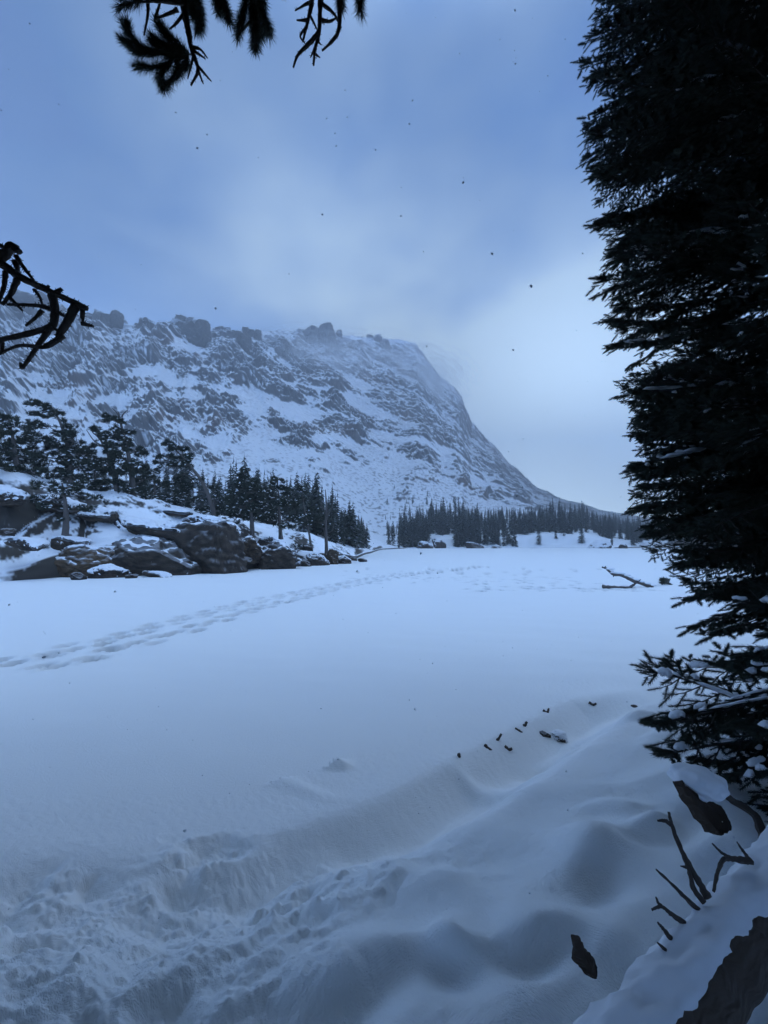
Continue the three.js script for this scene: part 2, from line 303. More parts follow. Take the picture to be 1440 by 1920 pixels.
// ---------------------------------------------------------------- the mountain
const RIDGE_ROWS = [];
{
  const cols = []; for (let p = -300; p < -40; p += 8) cols.push(p); for (let p = -40; p < 1060; p += 1.45) cols.push(p); for (let p = 1060; p <= 1500; p += 6) cols.push(p);
  const vs = []; const NV = 430; for (let i = 0; i <= NV; i++) vs.push(i / NV); for (let i = 1; i <= 24; i++) vs.push(1 + i * 0.02);
  const R = vs.length, C = cols.length, pos = new Float32Array(R * C * 3), col = new Float32Array(R * C * 3), soft = new Float32Array(R * C), steep = new Float32Array(R * C);
  for (let j = 0; j < C; j++) {
    const p = cols[j], dB = baseD(p), dR = ridgeD(p), B = V((p - 720) / FPX * dB, 0, -dB), T = at(p, ridgeY(p), dR); B.y = hillY(p, Math.min(dB, shoreDepth(p) + 400)) - 3;
    const a = (p + 300) * 0.78;                                      // metres along the slope, roughly
    for (let i = 0; i < R; i++) {
      const v = vs[i], len = B.distanceTo(T), s = v * len, k = (i * C + j) * 3;
      // steep above, a long talus apron below
      const prof = v <= 1 ? lerp(v * v * 0.55 + v * 0.45, Math.pow(v, 1.35), 0.4) : 1 - (v - 1) * 1.3;
      const P = V(lerp(B.x, T.x, v), lerp(B.y, T.y, prof), lerp(B.z, T.z, v));
      const side = sst(740, 860, p);
      const chute = sst(0.0, 0.22, nz(a / 85 + 0.3, s / 260, 2.7) - 0.25 * (v - 0.25)) , apron = sst(0.34, 0.12, v + 0.12 * nz(a / 60, s / 90, 8));
      const zone = sst(-0.22, 0.2, fbm(a / 70 + 5, s / 48 - a / 160, 12.3, 3) + 0.25 * (v - 0.45));
      const crag = clamp(1 - 0.85 * apron - 0.6 * chute * sst(0.75, 0.4, v)) * lerp(0.25, 1.1, zone) * lerp(1, 0.8, side);
      const wx = fbm(a / 70, s / 70, 1.5, 3) * 2.2;
      const rg = (u, v, w) => { let t = 0, q = 1; for (let o = 0; o < 4; o++) { t += q * (0.38 - Math.abs(nz(u, v, w + o * 9.1)) * 1.6); u = u * 2.1 + 3; v = v * 2.1; q *= 0.52; } return t; };
      const crack = rg(a / 30 + wx * 0.25, s / 44 - a / 120, 7.7), cliff = sst(-0.15, 0.25, nz(a / 50 + 8, s / 36, 15.5));
      const butt = (0.5 - Math.abs(nz(a / 62 + wx * 0.4, s / 210, 4.2))) * 2;
      const w1 = fbm(a / 34 + 4, s / 26, 6.1, 3) * 2.6, t1 = (s + a * 0.10) / 15 + w1, f1 = t1 - Math.floor(t1), l1 = f1 < 0.62 ? f1 / 0.62 : (1 - f1) / 0.38;
      const w2 = fbm(a / 15 - 3, s / 11, 3.3, 3) * 2.4, t2 = (s - a * 0.16) / 6.4 + w2, f2 = t2 - Math.floor(t2), l2 = f2 < 0.6 ? f2 / 0.6 : (1 - f2) / 0.4;
      let h = crag * (butt * 13 * sst(0, 0.2, v) + (l1 - 0.5) * 11 * cliff + crack * 7.5 + (l2 - 0.5) * 2.4 * sst(-0.2, 0.3, nz(a / 25, s / 25, 31))) + 3.4 * fbm(a / 8, s / 6, 2.2, 3) * (0.3 + 0.7 * crag) + 5 * nz(a / 55, s / 55, 9);
      h *= sst(0, 0.04, v) * (v > 1 ? 0.5 : 1) * lerp(1, lerp(0.45, 0.12, sst(620, 720, p)), sst(0.9, 1, v));
      P.y += h * 0.68; P.z += h * 0.68; P.x += h * 0.25 * lerp(0.4, 1, side);
      P.toArray(pos, k); soft[i * C + j] = apron + chute * 0.4 - crag * 0.0; steep[i * C + j] = crag;
    }
  }
  const g = geo(pos, gridIndex(R, C), col), n = g.getAttribute('normal');
  const BV = 22, BP = 14, sum = new Float32Array(BV * BP), cnt = new Float32Array(BV * BP);
  for (let i = 0; i < R; i++) for (let j = 0; j < C; j++) { const b = Math.min(BV - 1, Math.floor(clamp(vs[i]) * BV)) * BP + Math.min(BP - 1, Math.floor(j / C * BP)); sum[b] += Math.abs(n.getY(i * C + j)); cnt[b]++; }
  const mean = (i, j) => { const a = clamp(clamp(vs[i]) * BV - 0.5, 0, BV - 1.001), b = clamp(j / C * BP - 0.5, 0, BP - 1.001), a0 = Math.floor(a), b0 = Math.floor(b), g = (u, v) => sum[u * BP + v] / cnt[u * BP + v]; return lerp(lerp(g(a0, b0), g(a0, b0 + 1), b - b0), lerp(g(a0 + 1, b0), g(a0 + 1, b0 + 1), b - b0), a - a0); };
  for (let k = 0; k < R * C; k++) {
    const x = pos[k * 3], y = pos[k * 3 + 1], z = pos[k * 3 + 2], q = nz(x / 26, y / 26, z / 26), r1 = nz(x / 5, y / 3.4, z / 5);
    const ny = Math.abs(n.getY(k)) + 0.10 * r1 + 0.09 * q;
    const th = lerp(-0.44, -0.11, clamp(steep[k])); let s = sst(th - 0.05, th + 0.06, ny - mean(Math.floor(k / C), k % C));
    const stones = sst(0.16, 0.34, nz(x / 3.1, y / 2.2, z / 4.5) + 0.18 * nz(x / 40, y / 40, z / 40)) * clamp(soft[k]); // boulders showing through the apron
    s *= 1 - 0.8 * stones;
    const warm = sst(0.1, 0.4, nz(x / 40 + 3, y / 30, z / 60)), t = 0.078 + 0.045 * r1;
    col[k * 3] = lerp(t * lerp(1, 1.35, warm), 0.88, s); col[k * 3 + 1] = lerp(t, 0.9, s); col[k * 3 + 2] = lerp(t * lerp(1.02, 0.85, warm), 0.92, s);
  }
  RIDGE_ROWS.push(mesh('mountain', g, M.terrain, scene, 'structure'));
}

// ---------------------------------------------------------------- rocks
function rockShape(seed, w, h, d, { k = 7, detail = 18, strata = 0.3, dip = 0.25, cuts = 14, rough = 0.9, tone = 0.038, warm = 1, snowAt = 0.66, thick = 0.07, flat = 1 } = {}) {
  const r = rng(seed * 7919 + 13), base = new THREE.IcosahedronGeometry(1, detail), src = base.getAttribute('position');
  const key = new Map(), pos = [], idx = [], planes = [];
  for (let i = 0; i < cuts; i++) planes.push([V(r() * 2 - 1, (r() * 1.3 - 0.4) * flat, r() * 2 - 1).normalize(), 0.66 + 0.4 * r()]);
  const off = r() * 90, v = V(0, 0, 0);
  for (let i = 0; i < src.count; i++) {
    v.fromBufferAttribute(src, i);
    const id = Math.round(v.x * 5e4) + ',' + Math.round(v.y * 5e4) + ',' + Math.round(v.z * 5e4);
    if (!key.has(id)) {
      key.set(id, pos.length / 3);
      const q = Math.pow(Math.abs(v.x) ** k + Math.abs(v.y) ** k + Math.abs(v.z) ** k, -1 / k); v.multiplyScalar(q);
      for (const [n, c] of planes) { const e = v.dot(n) - c; if (e > 0) v.addScaledVector(n, -e * 0.92); }
      const X = v.x * w / 2, Y = v.y * h / 2, Z = v.z * d / 2, lay = (Y + X * dip + 0.25 * nz(X * 0.7, Y * 0.7, Z * 0.7 + off)) * 2.6, f = lay - Math.floor(lay);
      const m = Math.min(w, h, d), g = strata * 0.10 * m * ((f < 0.75 ? f / 0.75 : (1 - f) / 0.25) - 0.5) + rough * m * (0.16 * fbm(X * 1.1 / m + off, Y * 1.6 / m, Z * 1.1 / m, 4) + 0.10 * (0.3 - Math.abs(nz(X * 2.6 / m, Y * 4 / m + X * 0.8 / m, Z * 2.6 / m + off))) + 0.05 * nz(X * 7 / m, Y * 10 / m, Z * 7 / m + off));
      const nrm = V(v.x / w, v.y / h, v.z / d).normalize();
      pos.push(X + nrm.x * g, Y + nrm.y * g - X * dip * 0.35, Z + nrm.z * g);
    }
    idx.push(key.get(id));
  }
  const uv = new Float32Array(pos.length / 3 * 2), col = new Float32Array(pos.length);
  for (let i = 0; i < pos.length / 3; i++) { uv[i * 2] = (pos[i * 3] + pos[i * 3 + 2]) / 1.6; uv[i * 2 + 1] = pos[i * 3 + 1] / 1.6; }
  const g = geo(pos, idx, col, uv), n = g.getAttribute('normal'), mask = [], sp = [], si = [], map = new Map();
  for (let i = 0; i < pos.length / 3; i++) {
    const X = pos[i * 3], Y = pos[i * 3 + 1], Z = pos[i * 3 + 2], t = 1.35 * tone * (1 + 0.9 * nz(X * 1.4, Y * 3, Z * 1.4 + off) + 0.7 * nz(X * 6, Y * 9, Z * 6)) * (1 - 0.6 * sst(0.06, 0.0, Math.abs(nz(X * 0.9 + 5, Y * 2.2 + X * 0.5, Z * 0.9 + off))));
    const dust = sst(0.5, 0.75, n.getY(i) + 0.35 * nz(X * 3, Y * 4, Z * 3 + off)) * 0.4;
    col[i * 3] = lerp(t * (1 + 0.35 * warm), 0.75, dust); col[i * 3 + 1] = lerp(t, 0.77, dust); col[i * 3 + 2] = lerp(t * (1 - 0.28 * warm), 0.8, dust);
    mask.push(n.getY(i) + 0.22 * nz(X * 1.8, Y * 2.5, Z * 1.8 + off) + 0.12 * nz(X * 5, Y * 5, Z * 5) - snowAt);
  }
  for (let i = 0; i < idx.length; i += 3) if (mask[idx[i]] > 0 && mask[idx[i + 1]] > 0 && mask[idx[i + 2]] > 0) for (let j = 0; j < 3; j++) {
    const a = idx[i + j];
    if (!map.has(a)) { map.set(a, sp.length / 3); const o = thick * sst(0, 0.22, mask[a]) * (0.7 + 0.6 * (0.5 + nz(pos[a * 3], pos[a * 3 + 1], pos[a * 3 + 2]))) + 0.012; sp.push(pos[a * 3] + n.getX(a) * o * 0.7, pos[a * 3 + 1] + o, pos[a * 3 + 2] + n.getZ(a) * o * 0.7); }
    si.push(map.get(a));
  }
  return { rock: g, snow: si.length ? geo(sp, si) : null };
}
function placeRock(seed, x0, x1, y0, y1, depth, name, label, category, group, opts = {}) {
  const w = (x1 - x0) / FPX * depth, h = (y1 - y0) / FPX * depth, low = at((x0 + x1) / 2, y1, depth);
  const o = thing(name, label, category, V(low.x, low.y, -depth), group), ledge = opts.ledge, s = rockShape(seed, w * 1.12, h * (ledge ? 0.95 : 1.36), (opts.deep ?? 0.8) * w + 0.3, { ...opts, ...(ledge ? { snowAt: 0.38, thick: 0.16, k: 9, strata: 0.6 } : {}) });
  o.rotation.y = opts.turn ?? 0;
  for (const q of [s.rock, s.snow]) if (q) q.translate(0, h * (ledge ? 0.22 : 0.28), -(opts.deep ?? 0.8) * w * 0.3);
  mesh('rock_face', s.rock, M.rock, o); if (s.snow && !opts.bare) mesh('snow_cap', s.snow, M.padSnow, o);
  return o;
}
const OUT = 'rocks of the snowy outcrop on the left shore';
[
  [1, 84, 214, 1024, 1068, 29.6, 'long low brown rock at the left end of the outcrop front', { warm: 1.5, tone: 0.07, deep: 0.6 }],
  [2, 178, 346, 1008, 1071, 31.2, 'dark layered rock between the brown rock and the tallest block', { deep: 0.7, snowAt: 0.78 }],
  [3, 326, 446, 982, 1072, 33, 'tallest dark rock block of the outcrop with a sheer face', { k: 9, deep: 0.9, tone: 0.036, dip: 0.12, snowAt: 0.7 }],
  [4, 196, 300, 962, 1000, 34.5, 'diagonal dark ledge above the layered rock', { ledge: 1, dip: 0.5, deep: 0.5 }],
  [5, 288, 338, 974, 1010, 34, 'small dark rock tucked against the tallest block', { ledge: 1 }],
  [6, 442, 486, 1006, 1042, 36.6, 'reddish square block just right of the tallest rock', { warm: 1.4, k: 6 }],
  [7, 476, 546, 1018, 1060, 38, 'dark rounded rock below the dense pine', { deep: 0.9 }],
  [8, 566, 613, 1037, 1059, 44, 'blunt rock with a pointed snow cap near the outcrop tip', {}],
  [9, 610, 633, 1030, 1058, 46.5, 'narrow upright reddish rock beside the blunt rock', { warm: 1.5, k: 6 }],
  [10, 630, 656, 1041, 1055, 48, 'low rock ending the outcrop on its right', {}],
  [11, 655, 669, 1044, 1049, 52, 'small flat stone on the ice past the outcrop tip', { bare: 1 }],
  [12, 672, 690, 1047, 1053, 53, 'outermost thin stone on the ice past the outcrop tip', { bare: 1 }],
  [13, 258, 346, 949, 962, 38.5, 'thin crest ledge with a small snowy peak above the outcrop', { ledge: 1, deep: 0.5 }],
  [14, 140, 205, 944, 970, 33.6, 'dark overhang just right of the small front pine', { ledge: 1, dip: 0.35 }],
  [15, -30, 30, 904, 938, 29, 'rounded black rock at the left edge under a snow hump', { ledge: 1 }],
  [16, 50, 132, 922, 952, 32.4, 'broad dark rock shadowed behind the small front pine', { ledge: 1 }],
  [17, 12, 72, 1008, 1026, 26.5, 'isolated low mossy rock in the left snow slope', { ledge: 1, tone: 0.04 }],
  [18, 132, 155, 1074, 1083, 27, 'small dark stone on the snow before the brown rock', { bare: 1 }],
  [19, 172, 226, 1060, 1082, 28.4, 'low snow covered slab leaning before the layered rock', { snowAt: 0.25 }],
  [20, 234, 252, 1076, 1084, 28.2, 'little pointed stone beside the snow covered slab', { bare: 1 }],
  [21, 266, 316, 1073, 1080, 29.2, 'flat plank like slab at the foot of the outcrop', { deep: 0.4 }],
  [22, 104, 160, 1004, 1026, 30.4, 'dark rock under the roots of the small front pine', { ledge: 1, warm: 1.3 }],
  [23, 446, 470, 1044, 1052, 35.5, 'small stone in the snow chute right of the tallest rock', { bare: 1 }],
  [24, 556, 582, 1048, 1060, 42.5, 'low stone in front of the blunt rock', { bare: 1 }],
  [25, 562, 586, 1024, 1030, 46, 'thin dark ledge in the snow above the blunt rock', { bare: 1 }],
  [26, 530, 562, 1044, 1056, 39, 'grey stone touching the right side of the rounded rock', {}],
  [41, 226, 336, 984, 1000, 33.2, 'long thin slab dipping right above the layered rock', { ledge: 1, dip: 0.35, deep: 0.4, snowAt: 0.5 }],
  [42, 344, 404, 962, 982, 36.5, 'narrow ledge on the crown of the tallest block', { ledge: 1, dip: 0.35, deep: 0.5, snowAt: 0.5 }],
  [45, 396, 448, 972, 1000, 35.5, 'sloping ledge at the right shoulder of the tallest block', { ledge: 1, dip: 0.5, deep: 0.5, snowAt: 0.5 }],
  [46, 482, 530, 1004, 1020, 39.5, 'snow streaked ledge above the rounded rock', { ledge: 1, dip: 0.3, deep: 0.5, snowAt: 0.5 }],
  [27, 0, 22, 990, 1000, 25.5, 'thin dark stone in the snow at the left edge', { bare: 1 }],
].forEach(([s, a, b, c, d, dep, label, o]) => placeRock(s, a, b, c, d, dep, 'rock', label, 'rock', OUT, o));
[
  [31, 812, 836, 1010, 1026, 186, 'snow streaked grey boulder on the far shore left of the dark boulder', { snowAt: 0.3 }],
  [32, 876, 906, 1018, 1032, 188, 'wide dark boulder on the far shore under the firs', {}],
  [33, 920, 944, 1022, 1033, 191, 'smaller dark boulder right of the wide far shore boulder', {}],
  [34, 786, 812, 1016, 1031, 182, 'pale snowy boulder at the left of the far shore boulders', { snowAt: 0.25 }],
  [35, 1112, 1148, 1014, 1030, 186, 'snowy rock mound on the right of the far shore', { snowAt: 0.25 }],
  [36, 1164, 1180, 1022, 1034, 182, 'rightmost small dark boulder on the far shore', {}],
  [37, 1104, 1122, 1030, 1037, 166, 'dark stone on the ice before the snowy rock mound', { bare: 1 }],
].forEach(([s, a, b, c, d, dep, label, o]) => placeRock(s, a, b, c, d, dep, 'boulder', label, 'boulder', 'boulders on the far shore', { detail: 9, thick: 0.25, ...o }));
// crags that stand on the mountain's ridge
for (const [s, x, y, w, h, dd] of [[51, 62, 582, 96, 46, -6], [52, 196, 606, 66, 36, -8], [53, 272, 620, 36, 34, -6], [54, 352, 632, 80, 62, -12], [55, 436, 650, 66, 74, -16], [56, 505, 664, 74, 54, -26], [57, 576, 650, 88, 60, -12], [58, 622, 648, 40, 56, -10], [59, 700, 656, 56, 54, -12], [60, 468, 636, 40, 30, -8], [61, 660, 664, 40, 44, -14], [62, 745, 664, 46, 36, -10], [63, 858, 772, 26, 40, -8]]) {
  const D = ridgeD(x) + dd, k = D / FPX, p = at(x, y, D), r = rng(s), q = { rock: [], snow: [] };
  for (let i = 0; i < 4; i++) { // a crag is a huddle of upright blocks
    const f = (i - 1.5) / 4, b = rockShape(s * 10 + i, w * k * (0.34 + 0.22 * r()), h * k * (0.75 + 0.5 * r()) * (1 - Math.abs(f) * 0.5), w * k * 0.5, { k: 9, detail: 12, cuts: 16, strata: 0.7, dip: 0.05, rough: 1.0, tone: 0.06, warm: 0.25, snowAt: 0.62, thick: 1.0, flat: 0.3 });
    for (const n of ['rock', 'snow']) if (b[n]) { b[n].translate(f * w * k, (r() - 0.6) * h * k * 0.3, (r() - 0.5) * w * k * 0.3); q[n].push(b[n]); }
  }
  q.rock = mergeGeometries(q.rock); q.snow = q.snow.length ? mergeGeometries(q.snow) : null;
  q.rock.translate(p.x, p.y, p.z); mesh('crag', q.rock, M.rock, RIDGE_ROWS[0]);
  if (q.snow) { q.snow.translate(p.x, p.y, p.z); mesh('crag_snow', q.snow, M.padSnow, RIDGE_ROWS[0], 'stuff'); }
}

// ---------------------------------------------------------------- cloud drifting over the ridge: nested thin veils, denser inwards
M.mist = new THREE.MeshPhysicalMaterial({ color: new THREE.Color().setRGB(1, 1, 1), roughness: 1, specularIntensity: 0, transmission: 0.5, thickness: 0, transparent: true, opacity: 0.075, side: THREE.DoubleSide, depthWrite: false });
[[770, 712, 860, 120, 66, 70, 'pale cloud veiling the mountain shoulder on its right', 3, 6], [600, 668, 640, 120, 34, 50, 'thin cloud drifting along the middle of the ridge', 8, 4]].forEach(([px, py, D, rx, ry, rz, label, seed, veils]) => {
  const t = thing('cloud', label, 'cloud', at(px, py, D));
  for (let i = 0; i < veils; i++) { const g = new THREE.IcosahedronGeometry(1, 22), p = g.getAttribute('position'), f = 1.2 - i * 0.95 / veils; for (let j = 0; j < p.count; j++) { const x = p.getX(j), y = p.getY(j), z = p.getZ(j), k = f * (1 + 0.5 * fbm(x * 1.3 + seed, y * 1.3 + i * 0.9, z * 1.3, 4)); p.setXYZ(j, x * rx * k, y * ry * k, z * rz * k); } g.computeVertexNormals(); const m = M.mist.clone(); m.opacity = 0.016 + 0.12 * i / (veils - 1); mesh('veil', g, m, t); }
});

// ---------------------------------------------------------------- pines on the outcrop
function bladeTuft(n, len, wid, seed, spread = 1.0) {
  const r = rng(seed), pos = [], idx = [];
  for (let i = 0; i < n; i++) {
    const a = r() * 6.283, e = (0.15 + spread * r()) , d = V(Math.sin(e) * Math.cos(a), Math.cos(e), Math.sin(e) * Math.sin(a)), s = V(r() - 0.5, r() - 0.5, r() - 0.5).cross(d).normalize(), b = d.clone().multiplyScalar(0.12 * len * r()), L = len * (0.6 + 0.5 * r()), o = pos.length / 3;
    const m = b.clone().addScaledVector(d, L * 0.45);
    pos.push(b.x, b.y, b.z, m.x + s.x * wid, m.y + s.y * wid, m.z + s.z * wid, m.x - s.x * wid, m.y - s.y * wid, m.z - s.z * wid, b.x + d.x * L, b.y + d.y * L, b.z + d.z * L);
    idx.push(o, o + 1, o + 2, o + 1, o + 3, o + 2);
  }
  return geo(pos, idx);
}
const tuft = bladeTuft(20, 0.28, 0.021, 5, 1.2), pad = new THREE.IcosahedronGeometry(1, 1);
function pine(seed, label, depth, trunkPx, rad, clumps, o = {}) {
  const r = rng(seed * 331 + 7), root = at(trunkPx[0][0], trunkPx[0][1], depth), t = thing(o.name ?? 'pine_tree', label, 'tree', root, 'trees standing on the outcrop');
  const P = trunkPx.map(([x, y], i) => at(x, y, depth + (o.lean ?? 0) * i).sub(root)); P[0].y -= 0.4;
  const pts = spline(P, 14), N = pts.length;
  mesh('trunk', tube(pts, pts.map((_, i) => rad * (1 - 0.82 * i / (N - 1)) * (i === 0 ? 1.35 : 1)), 8, 0.12, seed), M.greyBark, t);
  const limbs = [], mats = [], snow = [], px = depth / FPX;
  for (const [cx, cy, rx, ry, dens = 1] of clumps) {
    const C = at(cx, cy, depth + (r() - 0.5) * rx * px * 0.8).sub(root), RX = rx * px, RY = ry * px, RZ = Math.max(RX * 0.75, 0.25);
    let best = 0; pts.forEach((q, i) => { if (q.y < C.y - RY * 0.1 + 0.15 && (q.y > pts[best].y)) best = i; });
    const A = pts[best], mid = A.clone().lerp(C, 0.55); mid.y -= 0.12 * A.distanceTo(C);
    if (A.distanceTo(C) > 0.12) limbs.push(tube(spline([A, mid, C], 5), [0, 1, 2, 3, 4, 5].map((i) => rad * 0.32 * (1 - i / 7)), 5, 0.1, seed + cx));
    const n = Math.round(dens * (14 + 145 * RX * RY));
    const arms = Math.max(3, Math.round(3 + RX * RY * 5));            // twigs that carry the tufts, so that the clump has gaps
    const armDir = []; for (let i = 0; i < arms; i++) { const a = r() * 6.283; armDir.push(V(Math.cos(a) * RX * (0.5 + 0.6 * r()), (r() * 1.7 - 0.75) * RY, Math.sin(a) * RZ)); limbs.push(tube([C, C.clone().addScaledVector(armDir[i], 0.5), C.clone().add(armDir[i])], [rad * 0.12, rad * 0.09, rad * 0.04], 4)); }
    for (let i = 0; i < n; i++) {
      const a = armDir[Math.floor(r() * arms)], k = 0.25 + 0.8 * Math.sqrt(r()), p = C.clone().addScaledVector(a, k).add(V(r() - 0.5, (r() - 0.5) * 0.6, r() - 0.5).multiplyScalar(0.34 * RX + 0.06));
      const dir = V(a.x * 0.7 + (r() - 0.5) - (o.wind ?? 0.35), 0.5 + r() * 0.7, a.z * 0.7 + (r() - 0.5));
      mats.push(along(p, dir, (0.7 + 0.55 * r()) * (o.size ?? 1), r() * 6));
      if (r() < (o.snow ?? 0.10)) snow.push(M4().compose(p.clone().add(V(0, 0.1, 0)), new THREE.Quaternion().setFromEuler(new THREE.Euler(r() * 0.5, r() * 6, r() * 0.5)), V(0.06 + 0.16 * r(), 0.025 + 0.03 * r(), 0.05 + 0.09 * r())));
    }
  }
  if (o.bare) for (const b of o.bare) { const q = b.map(([x, y]) => at(x, y, depth + (r() - 0.5) * 0.5).sub(root)); limbs.push(tube(spline(q, 6), [0, 1, 2, 3, 4, 5, 6].map((i) => rad * 0.3 * (1 - i / 8) + 0.008), 5, 0.1, seed + b[0][0])); }
  if (limbs.length) mesh('limbs', mergeGeometries(limbs), M.greyBark, t, 'stuff');
  instanced('crown', tuft, M.pineNeedles, mats, t, 'stuff');
  if (snow.length) instanced('snow_dusting', pad, M.padSnow, snow, t, 'stuff');
  return t;
}
pine(1, 'small pine with a stout grey trunk standing on the front rocks', 30.6, [[122, 1006], [124, 975], [122, 940], [116, 905]], 0.26, [[120, 915, 34, 10], [95, 935, 30, 7], [148, 930, 34, 8], [104, 955, 26, 6], [150, 955, 26, 6, 0.8], [85, 915, 22, 8, 0.7], [120, 975, 16, 4, 0.5]], { wind: 0.1, snow: 0.2 });
pine(2, 'tallest pine with a broad crown swept to the left', 37, [[136, 928], [132, 890], [127, 840], [112, 790], [96, 762]], 0.27, [[88, 762, 30, 10, 1.3], [72, 778, 18, 12], [106, 780, 24, 14], [92, 800, 36, 12], [122, 812, 26, 12], [78, 826, 30, 12], [138, 828, 24, 12], [110, 840, 44, 14], [74, 850, 30, 12], [150, 852, 26, 12], [104, 866, 50, 12], [140, 876, 36, 12], [88, 884, 38, 10], [120, 896, 44, 9]], {});
pine(3, 'pine with a slanting bare trunk and forked crown pointing left', 39, [[224, 944], [216, 900], [206, 860], [192, 830], [180, 815]], 0.27, [[172, 808, 14, 8, 1.2], [190, 816, 18, 8], [205, 822, 18, 9], [184, 836, 18, 8, 0.7], [210, 845, 20, 9], [196, 870, 26, 10], [170, 872, 24, 10], [220, 880, 24, 10]], { bare: [[[196, 838], [178, 828], [162, 806]]] });
pine(4, 'upright dense pine with dead twigs at its top', 39.6, [[252, 945], [248, 900], [240, 850], [228, 800], [222, 772]], 0.3, [[212, 788, 16, 9, 1.2], [226, 792, 14, 9], [232, 808, 16, 9], [214, 815, 16, 8], [240, 824, 22, 10], [222, 835, 24, 10], [254, 846, 24, 12], [236, 862, 32, 12], [262, 872, 28, 12], [240, 888, 36, 12], [268, 900, 28, 10], [232, 912, 36, 9], [258, 922, 36, 8]], { bare: [[[226, 790], [222, 778], [210, 765]], [[227, 792], [230, 778], [240, 768]]] });
pine(5, 'leaning pine with a bent trunk and ragged crown', 41.5, [[408, 988], [396, 945], [380, 905], [360, 878], [336, 850], [318, 834]], 0.24, [[318, 832, 13, 8, 2.4], [332, 842, 16, 9, 2], [312, 856, 18, 7, 1.4], [344, 858, 15, 9, 2], [334, 872, 20, 6, 1.4], [354, 872, 13, 8, 2], [300, 868, 12, 5, 1], [345, 890, 12, 5, 0.6], [372, 900, 10, 6, 0.5]], { bare: [[[345, 862], [320, 866], [292, 852]], [[360, 880], [335, 892], [318, 888]], [[390, 925], [372, 922], [352, 926]]], wind: 0.6 });
pine(6, 'low dark pine standing between the dense and the leaning pine', 42.5, [[339, 966], [340, 935], [340, 895]], 0.2, [[340, 898, 14, 8], [332, 910, 18, 8], [348, 914, 18, 8], [338, 926, 26, 8], [328, 938, 22, 7], [352, 940, 18, 7], [340, 948, 22, 5]], { wind: 0.1, snow: 0.2 });
pine(7, 'dense dark pine with a thick straight trunk above the rounded rock', 41, [[473, 1012], [472, 980], [466, 930], [458, 886]], 0.27, [[456, 886, 12, 9, 1.2], [448, 898, 16, 9], [468, 900, 16, 9], [440, 912, 16, 8], [462, 916, 26, 10], [480, 922, 18, 9], [450, 932, 26, 10], [474, 938, 24, 10], [456, 950, 34, 10], [480, 956, 22, 9], [450, 966, 28, 9], [474, 974, 24, 8]], { wind: 0.15, snow: 0.13 });
pine(8, 'spreading pine with low snowy boughs over the right outcrop', 43, [[527, 1004], [524, 970], [522, 930], [520, 896]], 0.2, [[520, 898, 12, 10], [512, 914, 20, 9], [530, 918, 20, 9], [518, 934, 30, 9], [502, 950, 22, 7], [542, 946, 24, 8], [520, 960, 34, 8], [500, 976, 24, 7], [544, 972, 28, 7], [524, 986, 34, 6]], { wind: 0.1, snow: 0.22 });
pine(9, 'dead gaunt tree with a crooked fork near the outcrop tip', 50, [[613, 1036], [611, 990], [612, 950], [610, 918]], 0.22, [[600, 972, 16, 6, 0.6], [590, 978, 14, 5, 0.6], [604, 990, 14, 6, 0.5], [620, 984, 10, 5, 0.4], [600, 958, 10, 5, 0.4]], { bare: [[[612, 970], [622, 952], [624, 928]], [[612, 1000], [622, 996], [626, 982]], [[611, 960], [602, 946], [606, 930]]], wind: 0.1 });
pine(10, 'slim pine with a thin leaning trunk left of the dead tree', 47, [[584, 1022], [578, 990], [570, 950], [566, 915]], 0.13, [[566, 916, 9, 10], [572, 934, 14, 9], [562, 950, 18, 8], [578, 960, 14, 8], [566, 972, 18, 7], [580, 984, 12, 6]], { wind: 0.2 });
pine(11, 'bushy pine crowded under the leaning bent trunk', 44, [[402, 992], [402, 950], [400, 918]], 0.16, [[400, 920, 9, 9], [394, 936, 14, 8], [408, 940, 14, 8], [400, 954, 22, 8], [390, 968, 18, 7], [412, 972, 18, 7], [400, 982, 22, 5]], { wind: 0.05, snow: 0.2 });
pine(12, 'dark pine at the left edge beside the tallest pine', 34, [[34, 915], [30, 870], [24, 820], [16, 784]], 0.25, [[12, 786, 20, 12], [30, 800, 26, 12], [4, 812, 28, 14], [34, 826, 30, 14], [8, 842, 36, 14], [40, 856, 34, 14], [10, 872, 40, 12], [44, 886, 34, 10], [14, 896, 34, 8]], {});
pine(13, 'half cut dark pine standing on the far left edge', 31, [[-30, 915], [-34, 860], [-40, 800]], 0.25, [[-34, 806, 34, 14], [-20, 832, 40, 14], [-44, 850, 40, 16], [-16, 872, 40, 14], [-40, 890, 40, 10]], {});
pine(14, 'shadowed pine filling the gap behind the slanting trunk', 44, [[180, 935], [178, 900], [176, 850]], 0.2, [[174, 852, 16, 12], [164, 870, 24, 12], [186, 884, 26, 12], [160, 896, 30, 12], [196, 906, 30, 10], [172, 918, 36, 8]], { wind: 0.1 });
pine(15, 'shadowed pine behind the dense pine with twigs', 46, [[292, 958], [290, 920], [288, 880]], 0.18, [[288, 884, 12, 10], [282, 900, 18, 9], [296, 910, 20, 9], [286, 924, 26, 8], [300, 938, 22, 7]], { wind: 0.1, snow: 0.2 });
